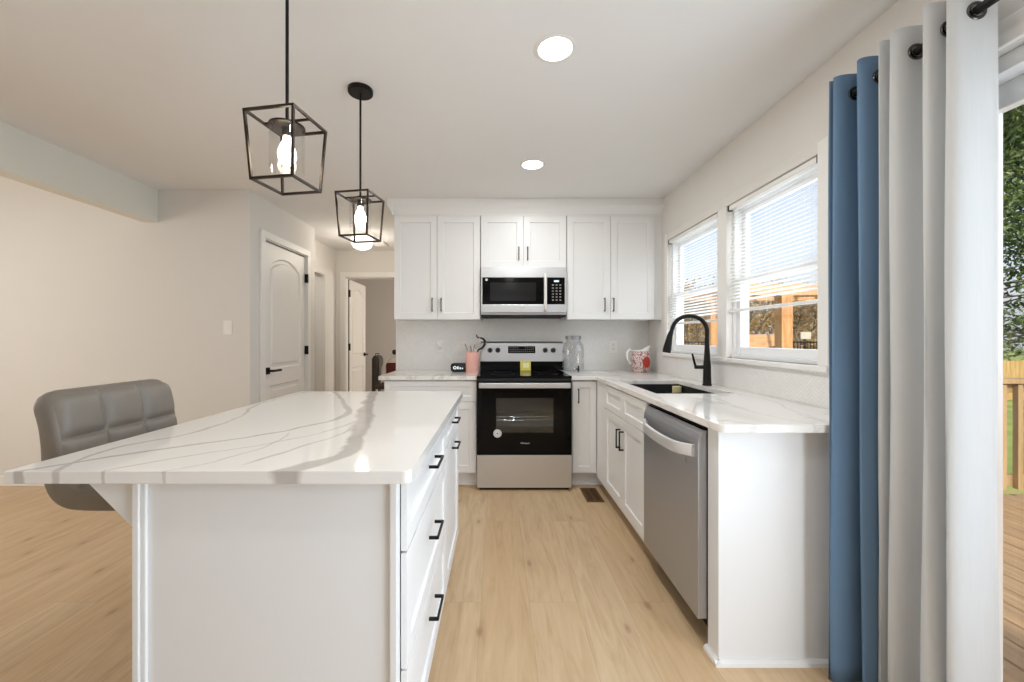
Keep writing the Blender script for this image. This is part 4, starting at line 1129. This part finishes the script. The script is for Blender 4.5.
# recessed lights
def downlight(x, y, label, e=6.5):
    r = thing('recessed_light', (x, y, CEIL), label, 'ceiling light', 'recessed ceiling lights')
    MB().lathe((x, y, CEIL), [(.072, -.004), (.088, -.0035), (.092, -.0005), (.072, -.0005)], 40, closed=True).build('trim_ring', M['trim'], r, smooth=40)
    MB().lathe((x, y, CEIL), [(0, -.003), (.072, -.003), (.072, -.0008), (0, -.0008)], 40).build('diffuser', M['led'], r)
    L = lamp('recessed_glow', 'AREA', (0, 0, -.008), e, (.95, .98, 1.0), shape='DISK', size=.14); L.parent = r
    return r
downlight(.243, 1.722, 'round recessed ceiling light, nearer the camera')
downlight(.244, 2.87, 'round recessed ceiling light close to the wall cabinets')
for k, (x, y) in enumerate(((.24, .45), (.24, -1.2), (-1.7, -1.2), (-4.2, .2), (-4.2, 2.0))):  # extra downlights out of view, added to brighten the rooms
    downlight(x, y, ('added unseen downlight directly over the camera', 'added unseen downlight behind the camera by the patio door', 'added unseen downlight behind the camera past the island',
        'added unseen downlight over the front of the dining area', 'added unseen downlight over the back of the dining area')[k], (6.0, 1.6, 1.2, 4, 4)[k])
# hall light and vent
hx, hy2 = X_(362, 4.85), 4.85
r = thing('hall_ceiling_light', (hx, hy2, CEIL), 'lit round glass ceiling light in the hallway', 'ceiling light')
MB().lathe((hx, hy2, CEIL), [(0, -.03), (.10, -.03), (.11, -.0005), (0, -.0005)], 32).build('base', M['trim'], r, smooth=40)
MB().lathe((hx, hy2, CEIL), [(.118, -.03), (.128, -.045), (.125, -.10), (.10, -.145), (.05, -.165), (0, -.168)], 36).build('glass_dome', M['dome'], r, smooth=True)
L = lamp('hall_glow', 'POINT', (0, 0, 0), 6, (1, .92, .80), shadow_soft_size=.06); L.parent = r; L.location = (0, 0, -.26)
lamp('bedroom_fill', 'AREA', (1.3, 7.2, 1.5), 36, (1, .95, .9), target=(-2, 7.2, 1.2), shape='RECTANGLE', size=1.2, size_y=1.2)  # added fill lamp inside the bedroom to lift its walls, no window there
lamp('side_room_fill', 'AREA', (-3.0, 5.0, 2.40), 5, (1, .95, .88), target=(-3.0, 5.0, 0), shape='RECTANGLE', size=.6, size_y=.6)  # added fill lamp under the ceiling so the side room is not dark
vx, vy = X_(379, 5.25), 5.25
r = thing('ceiling_vent', (vx, vy, CEIL), 'white ceiling vent beyond the hallway light', 'ceiling vent')
MB().box(vx-.09, vx+.09, vy-.14, vy+.14, CEIL-.012, CEIL-.0005, .003).build('frame', M['trim'], r)
b = MB()
for k in range(9): b.box(vx-.075, vx+.075, vy-.12+k*.028, vy-.106+k*.028, CEIL-.016, CEIL-.011)
b.build('louvre', M['trim'], r)

# ------------------------------------------------------------------ bedroom things
cw = pmat('white_lacquer', (226, 222, 216), .4); dkred = pmat('dark_red_fabric', (92, 34, 30), .8); dkb = pmat('dark_brown', (52, 40, 34), .6)
sx, sy = -1.72, 6.95
r = thing('bedroom_chair', (sx, sy, 0), 'white arched-back chair with dark red pad in the bedroom', 'chair')
b = MB(); pts = [(sx-.26, sy, .0), (sx-.26, sy, .62)] + [(sx-.26*cos(a), sy, .62+.30*sin(a)) for a in [pi*k/14 for k in range(1, 14)]] + [(sx+.26, sy, .62), (sx+.26, sy, 0)]
b.tube(pts, .028, 12); b.build('back_frame', cw, r, smooth=50)
MB().box(sx-.2, sx+.2, sy-.025, sy+.03, .47, .80, .02).build('back_pad', dkred, r)
MB().box(sx-.26, sx+.26, sy-.46, sy+.02, .40, .47, .02).build('seat', dkb, r)
for q in (-1, 1): MB().tube([(sx+q*.23, sy-.43, .41), (sx+q*.23, sy-.43, 0)], .02, 10).build('leg', cw, r)
r = tag(MB().obox((sx+.02, sy, .985), (1, 0, 0), (0, 1, 0), (0, 0, 1), .22, .12, .08, .03).build('cap', M['blackpl']), 'black cap hung on top of the bedroom chair', 'cap')
gx, gy = X_(377.3, 7.15), 7.15
r = thing('duffel_bag', (gx, gy, 0), 'dark grey upright bag beside the bedroom chair', 'bag')
MB().prism(rrect(-.06, 0, .07, .92, .055), ((gx, gy, 0), (1, 0, 0), (0, 0, 1), (0, 1, 0)), -.12, .12, .03).build('body', pmat('grey_nylon', (86, 82, 76), .8), r, smooth=40)
MB().tube([(gx-.03, gy, .915), (gx-.03, gy, .95), (gx+.03, gy, .95), (gx+.03, gy, .915)], .008, 8).build('handle', M['blackpl'], r)

# ------------------------------------------------------------------ curtains
ROD = (1.335, 2.138)
r = thing('curtain_rod', (ROD[0], 1.68, ROD[1]), 'black curtain rod above the patio door', 'curtain rod')
MB().tube([(ROD[0], 1.565, ROD[1]), (ROD[0], -.75, ROD[1])], .0125, 16).build('rod', M['black'], r, smooth=40)
for yy in (1.57, -.755): MB().lathe((ROD[0], yy, ROD[1]), [(0, -.02), (.02, -.015), (.026, 0), (.02, .015), (0, .02)], 20, (0, 1, 0)).build('finial', M['black'], r, smooth=True)
for yy in (1.552, -.70):
    b = MB(); b.box(ROD[0]-.006, WR-.0005, yy-.006, yy+.006, ROD[1]-.026, ROD[1]-.012); b.box(WR-.006, WR-.0005, yy-.014, yy+.014, ROD[1]-.05, ROD[1]+.03); b.build('wall_bracket', M['black'], r)
def curtain(name, ys, A, zt, zb, mat, label, seed=1, t0=.15, pushed=False):
    """zig-zag grommet curtain: n panels of pitch p going from y0 towards +Y; panel k crosses the rod at y0+p*(k+.5)"""
    n = len(ys)-1; y0 = ys[0]; ph = 0
    r = thing(name, (ROD[0], (ys[0]+ys[-1])/2, zt), label, 'curtain')
    rnd = random.Random(seed); b = MB(); S = 18; rows = 36; g = []
    ju = [rnd.uniform(-1, 1) for _ in range(n+2)]
    C_ = .75
    for j in range(rows+1):
        v = j/rows; z = zt+(zb-zt)*v; row = []
        for i in range(n*S+1):
            t = t0 + (n-t0)*i/(n*S)
            x = ROD[0] + A*cos(pi*(t+ph))*(1+.06*sin(3*v+ju[int(t)]*2))
            k = min(int(t), n-1); f = t-k; p = ys[k+1]-ys[k]
            y = ys[k] + p*(f + C_*sin(2*pi*f)/(2*pi))
            y += .006*sin(7*v+ju[int(t)]*5)*v + .004*sin(t*5+v*4)*v
            x += .005*sin(6*v + t*2.1)*v
            if pushed:
                q = min(1, max(0, (v-.08)/.45)); q = q*q*(3-2*q)
                y = y0 + (y-y0)*(1-.60*q) - .020*q; x -= .095*q*min(1, t/3)
                y -= .012*v*math.exp(-((t-1)/.55)**2)
            row.append(b.bm.verts.new((x, y, z + (.004*sin(t*6) if j == rows else 0))))
        g.append(row)
    for j in range(rows):
        for i in range(n*S): b.bm.faces.new((g[j][i], g[j][i+1], g[j+1][i+1], g[j+1][i]))
    o = b.build('fabric', mat, r, smooth=True)
    md = o.modifiers.new('s', 'SOLIDIFY'); md.thickness = .0016; md.offset = 0
    for k in range(n):
        p = ys[k+1]-ys[k]; y = ys[k]+p*.5
        if p < .025: continue
        s = 1 if (k+ph) % 2 < 1 else -1
        tx = Vector((-s*A*pi, p*(1-.75), 0)).normalized()     # direction of the cloth where it crosses the rod
        nn = Vector((tx.y, -tx.x, 0)); nn = nn if nn.y < 0 else -nn
        MB().lathe((ROD[0], y, ROD[1]), [(.0165, -.004), (.024, -.004), (.026, -.002), (.026, .002), (.024, .004), (.0165, .004)], 28, nn, closed=True).build('grommet', M['grom'], r, smooth=40)
    # stitched hem below the grommets
    return r
M['grom'] = pmat('dark_nickel', (92, 90, 88), .25, 1, var=.05)
curtain('sheer_curtain', [1.108, 1.152, 1.185, 1.212, 1.262, 1.322, 1.345, 1.360], .054, 2.222, .012, M['sheer'], 'white sheer grommet curtain nearest the camera at the patio door', 3)
curtain('drape_curtain', [1.394, 1.436, 1.486, 1.538, 1.550, 1.560], .060, 2.212, .015, M['blue'], 'dusty blue curtain panel between white sheer and window', 7, .1, True)

# ------------------------------------------------------------------ outside
GZ = -.70
struct(MB().box(1.7, 80, -20, 90, GZ-.3, GZ).build('ground_lawn', M['lawn']))
struct(MB().box(-30, 1.7, 9.2, 90, GZ-.3, GZ).build('ground_lawn_back', M['lawn']))
r = thing('deck', (3, 1, -.06), 'weathered wooden deck boards outside the patio door', 'deck')
DXE = 4.35
b = MB(); k = 0; y = -3.0
while y < 3.9:
    pass; y += 1
x = WT+.03
while x < 6.0:
    b.box(x, x+.138, -3, 3.34, -.085, -.06, .004, 1); x += .145
b.build('boards', M['deck'], r)
b = MB()
for x in (1.8, 3.8, 5.8):
    for y in (-2.8, .5, 3.2): b.box(x-.05, x+.05, y-.05, y+.05, GZ, -.086)
b.build('post', M['rail'], r)
P0 = Vector((2.9, 3.22, 0)); P1 = Vector((5.9, 3.22, 0)); ur = (P1-P0).normalized(); L = (P1-P0).length; nr = Vector((ur.y, -ur.x, 0))
r = thing('deck_railing', P0 + Vector((0, 0, -.06)), 'wooden deck railing seen past the white sheer', 'railing')
mid_ = (P0+P1)/2
MB().obox(mid_ + Vector((0, 0, .885)), ur, nr, (0, 0, 1), L, .14, .035, .003).build('top_rail', M['rail'], r)
MB().obox(mid_ + Vector((0, 0, .835)), ur, nr, (0, 0, 1), L, .038, .085, .003).build('upper_rail', M['rail'], r)
MB().obox(mid_ + Vector((0, 0, .10)), ur, nr, (0, 0, 1), L, .038, .085, .003).build('lower_rail', M['rail'], r)
nb = int(L/.125)
for k in range(nb):
    p = P0 + ur*(.06+k*.125); MB().obox(p + nr*.037 + Vector((0, 0, .45)), ur, nr, (0, 0, 1), .036, .036, .82).build('baluster', M['rail'], r)
for p in (P0, P1): MB().obox(p + Vector((0, 0, .405)), ur, nr, (0, 0, 1), .09, .09, .93).build('post', M['rail'], r)
# privacy fence
r = thing('privacy_fence', (19, 14, GZ), 'tan wooden privacy fence across the yard', 'fence')
b = MB(); x = 9.0; rnd = random.Random(2)
fence_y = lambda x: 12.6
while x < 30:
    h = 1.22+rnd.uniform(-.015, .015); b.box(x, x+.135, 12.6, 12.625, GZ, GZ+h); x += .142
b.build('pickets', M['fence'], r)
MB().box(9, 30, 12.626, 12.67, GZ+.25, GZ+.34).box(9, 30, 12.626, 12.67, GZ+.9, GZ+.99).build('rail', M['fence'], r)
# timber pergola beyond the window
r = thing('pergola', (4.2, 5.6, GZ), 'honey-coloured timber pergola seen through the kitchen window', 'pergola')
def post(x, y, z1, s=.14): MB().box(x-s/2, x+s/2, y-s/2, y+s/2, GZ, z1, .004).build('post', M['cedar'], r)
p1 = (X_(783.5, 5.2), 5.2); p2 = (X_(712.5, 7.4), 7.4); p3 = (p1[0]+2.65, 5.2); p4 = (p1[0]+2.65, 7.4)
zb1 = Z_(296, 5.2)
zb2 = 1.90
for p in (p1, p3): post(p[0], p[1], zb1)
for p in (p2, p4): post(p[0], p[1], zb2)
MB().box(p1[0]-.6, p3[0]+.09, 5.13, 5.27, zb1, zb1+.15, .004).build('beam', M['cedar_x'], r)
MB().box(p2[0]-.6, p4[0]+.2, 7.33, 7.47, zb2, zb2+.17, .004).build('beam', M['cedar_x'], r)
for k in range(9):
    x = p1[0]-.5+k*.37; MB().obox((x, 6.3, (zb1+zb2)/2+.11), (0, 2.05, zb2-zb1), (1, 0, 0), (0, -(zb2-zb1), 2.05), 2.04, .04, .10).build('rafter', M['cedar_x'], r)
# timber swing bench under the pergola
r = thing('garden_bench', (4.2, 6.4, GZ), 'honey-coloured timber bench under the pergola', 'bench')
bx0, bx1, by = X_(742, 6.6), X_(781, 6.6), 6.6
zt0 = Z_(334.5, by)
poly = [(0, 0)] + [((bx1-bx0)*k/12, .02 + .14*sin(pi*.5*k/12)) for k in range(1, 13)] + [(bx1-bx0, .34), (0, .34)]
MB().prism(poly, ((bx0, by, zt0-.34), (1, 0, 0), (0, 0, 1), (0, 1, 0)), -.02, .02, .003).build('backrest', M['cedar_x'], r)
MB().box(bx0, bx1, by-.5, by+.02, zt0-.75, zt0-.70, .004).build('seat', M['cedar_x'], r)
MB().box(bx1-.07, bx1-.01, by-.08, by-.022, GZ, zt0-.06, .004).build('leg', M['plate'], r); MB().box(bx0+.01, bx0+.07, by-.08, by-.022, GZ, zt0-.06, .004).build('leg', M['cedar'], r)
for xq in (bx0+.02, bx1-.08): MB().box(xq, xq+.06, by-.48, by-.42, GZ, zt0-.75, .004).build('leg', M['cedar'], r)
# iron fence and white board
r = thing('iron_fence', (10, 14.5, GZ), 'black picket fence at the back of the yard seen through the window', 'fence')
fz = Z_(341, 13.5); b = MB()
for k in range(62):
    x = 5.8+k*.11; b.box(x-.008, x+.008, 13.5, 13.516, GZ, fz)
b.box(5.8, 12.55, 13.498, 13.518, fz-.06, fz-.02).box(5.8, 12.55, 13.498, 13.518, GZ+.15, GZ+.19); b.build('panel', M['black'], r)
r = thing('notice_board', (X_(806, 14.2), 14.2, GZ), 'white board on a post behind the black fence', 'board')
MB().box(X_(801, 14.2), X_(811, 14.2), 14.2, 14.23, Z_(339, 14.2), Z_(332, 14.2), .004).build('board', pmat('weathered_white', (190, 184, 172), .8, var=.2), r)
MB().box(X_(805.5, 14.2), X_(806.5, 14.2), 14.23, 14.27, GZ, Z_(332, 14.2)).build('post', M['black'], r)

def branch(b, p, d, L, r0, depth, rnd, tips):
    q = p + d*L; mid = (p+q)/2 + Vector((rnd.uniform(-1,1), rnd.uniform(-1,1), rnd.uniform(-.3,.3)))*L*.06
    b.tube([p, mid, q], [r0, r0*.85, r0*.68], 6 if r0 > .03 else 4, cap=False); tips.append(q)
    if depth == 0: return
    for k in range(rnd.choice((2, 3))):
        ax = Vector((rnd.uniform(-1, 1), rnd.uniform(-1, 1), rnd.uniform(-.2, 1))).normalized()
        nd_ = (d*1.0 + ax*.75).normalized(); branch(b, q, nd_, L*rnd.uniform(.62, .82), r0*.62, depth-1, rnd, tips)
def leaves(b, centres, n, spread, size, rnd):
    for k in range(n):
        c = rnd.choice(centres) + Vector((rnd.gauss(0, spread), rnd.gauss(0, spread), rnd.gauss(0, spread)))
        a = Vector((rnd.uniform(-1,1), rnd.uniform(-1,1), rnd.uniform(-1,1))).normalized(); e = a.orthogonal().normalized(); e = (Matrix.Rotation(rnd.uniform(0, 6.28), 3, a) @ e)
        f = a.cross(e); s = size*rnd.uniform(.7, 1.3)
        b.quad([c-e*s, c+f*s*.42+a*s*.1, c+e*s, c-f*s*.42+a*s*.1])
def tree(x, y, hgt, label, leafm, nl, depth=4, seed=0, spread=.35, size=.08, r0=.12, zb=GZ):
    rnd = random.Random(seed); r = thing('tree', (x, y, zb), label, 'tree', 'trees beyond the yard'); tips = []
    b = MB(); branch(b, Vector((x, y, zb)), Vector((rnd.uniform(-.08, .08), rnd.uniform(-.08, .08), 1)).normalized(), hgt*.30, r0, depth, rnd, tips); b.build('trunk', M['bark'], r)
    if nl:
        b = MB(); leaves(b, tips[1:], nl, spread, size, rnd); b.build('foliage', leafm, r)
    return r
# evergreen beside the deck
rnd = random.Random(11); ex_, ey_ = 23.4, 19.2
r = thing('evergreen_tree', (ex_, ey_, GZ), 'big glossy evergreen tree with sun-flecked leaves beyond the deck', 'tree')
b = MB(); b.tube([(ex_, ey_, GZ), (ex_+.1, ey_, 4), (ex_, ey_+.1, 12)], [.3, .2, .05], 10)
cs_ = []
for k in range(300):
    h = rnd.uniform(.0, 1)**.8; rad = 4.6*(1-h)**.7+.3; a = rnd.uniform(0, 2*pi); q = rad*math.sqrt(rnd.uniform(.25, 1))
    c = Vector((ex_+q*cos(a), ey_+q*sin(a), -.2+13*h)); cs_.append(c)
    if k % 4 == 0: b.tube([(ex_, ey_, c.z-.5), c], [.05, .012], 5)
b.build('trunk', M['bark'], r)
b = MB(); leaves(b, cs_, 30000, .46, .14, rnd); b.build('foliage', M['leaf_green'], r)
T = [(9.6, 20, 4.6, 'golden brushy tree seen through the far kitchen window', 'leaf_brown', 2600, 8), (14.8, 24, 5.2, 'brown-leaved tree behind the pergola post', 'leaf_brown', 1800, 2), (19.4, 26, 5.0, 'golden-brown tree above the white board', 'leaf_brown', 2600, 3),
     (20.3, 35, 7.0, 'tall sparse grey tree far behind the brown-leaved tree', 'leaf_grey', 1600, 5), (26, 36, 7.0, 'tall grey tree far behind the golden-brown tree', 'leaf_grey', 2200, 6), (15.0, 33, 6.5, 'grey tree far behind the golden brushy tree', 'leaf_grey', 1800, 9)]
for x, y, h_, lb, lm, nl, sd in T: tree(x, y, h_, lb, M[lm], nl, 4, sd, .42, .10, .13)
# low brush at the wood edge: nobody could count it
rnd = random.Random(4); b = MB(); cc = []
for k in range(420):
    x = rnd.uniform(14, 42); cc.append(Vector((x, 45+rnd.uniform(-2, 3), GZ+rnd.uniform(0, 4.2))))
leaves(b, cc, 14000, .5, .22, rnd)
tag(b.build('undergrowth', M['leaf_brown']), 'brown leafy undergrowth along the wood edge behind the yard', 'undergrowth', kind='stuff')
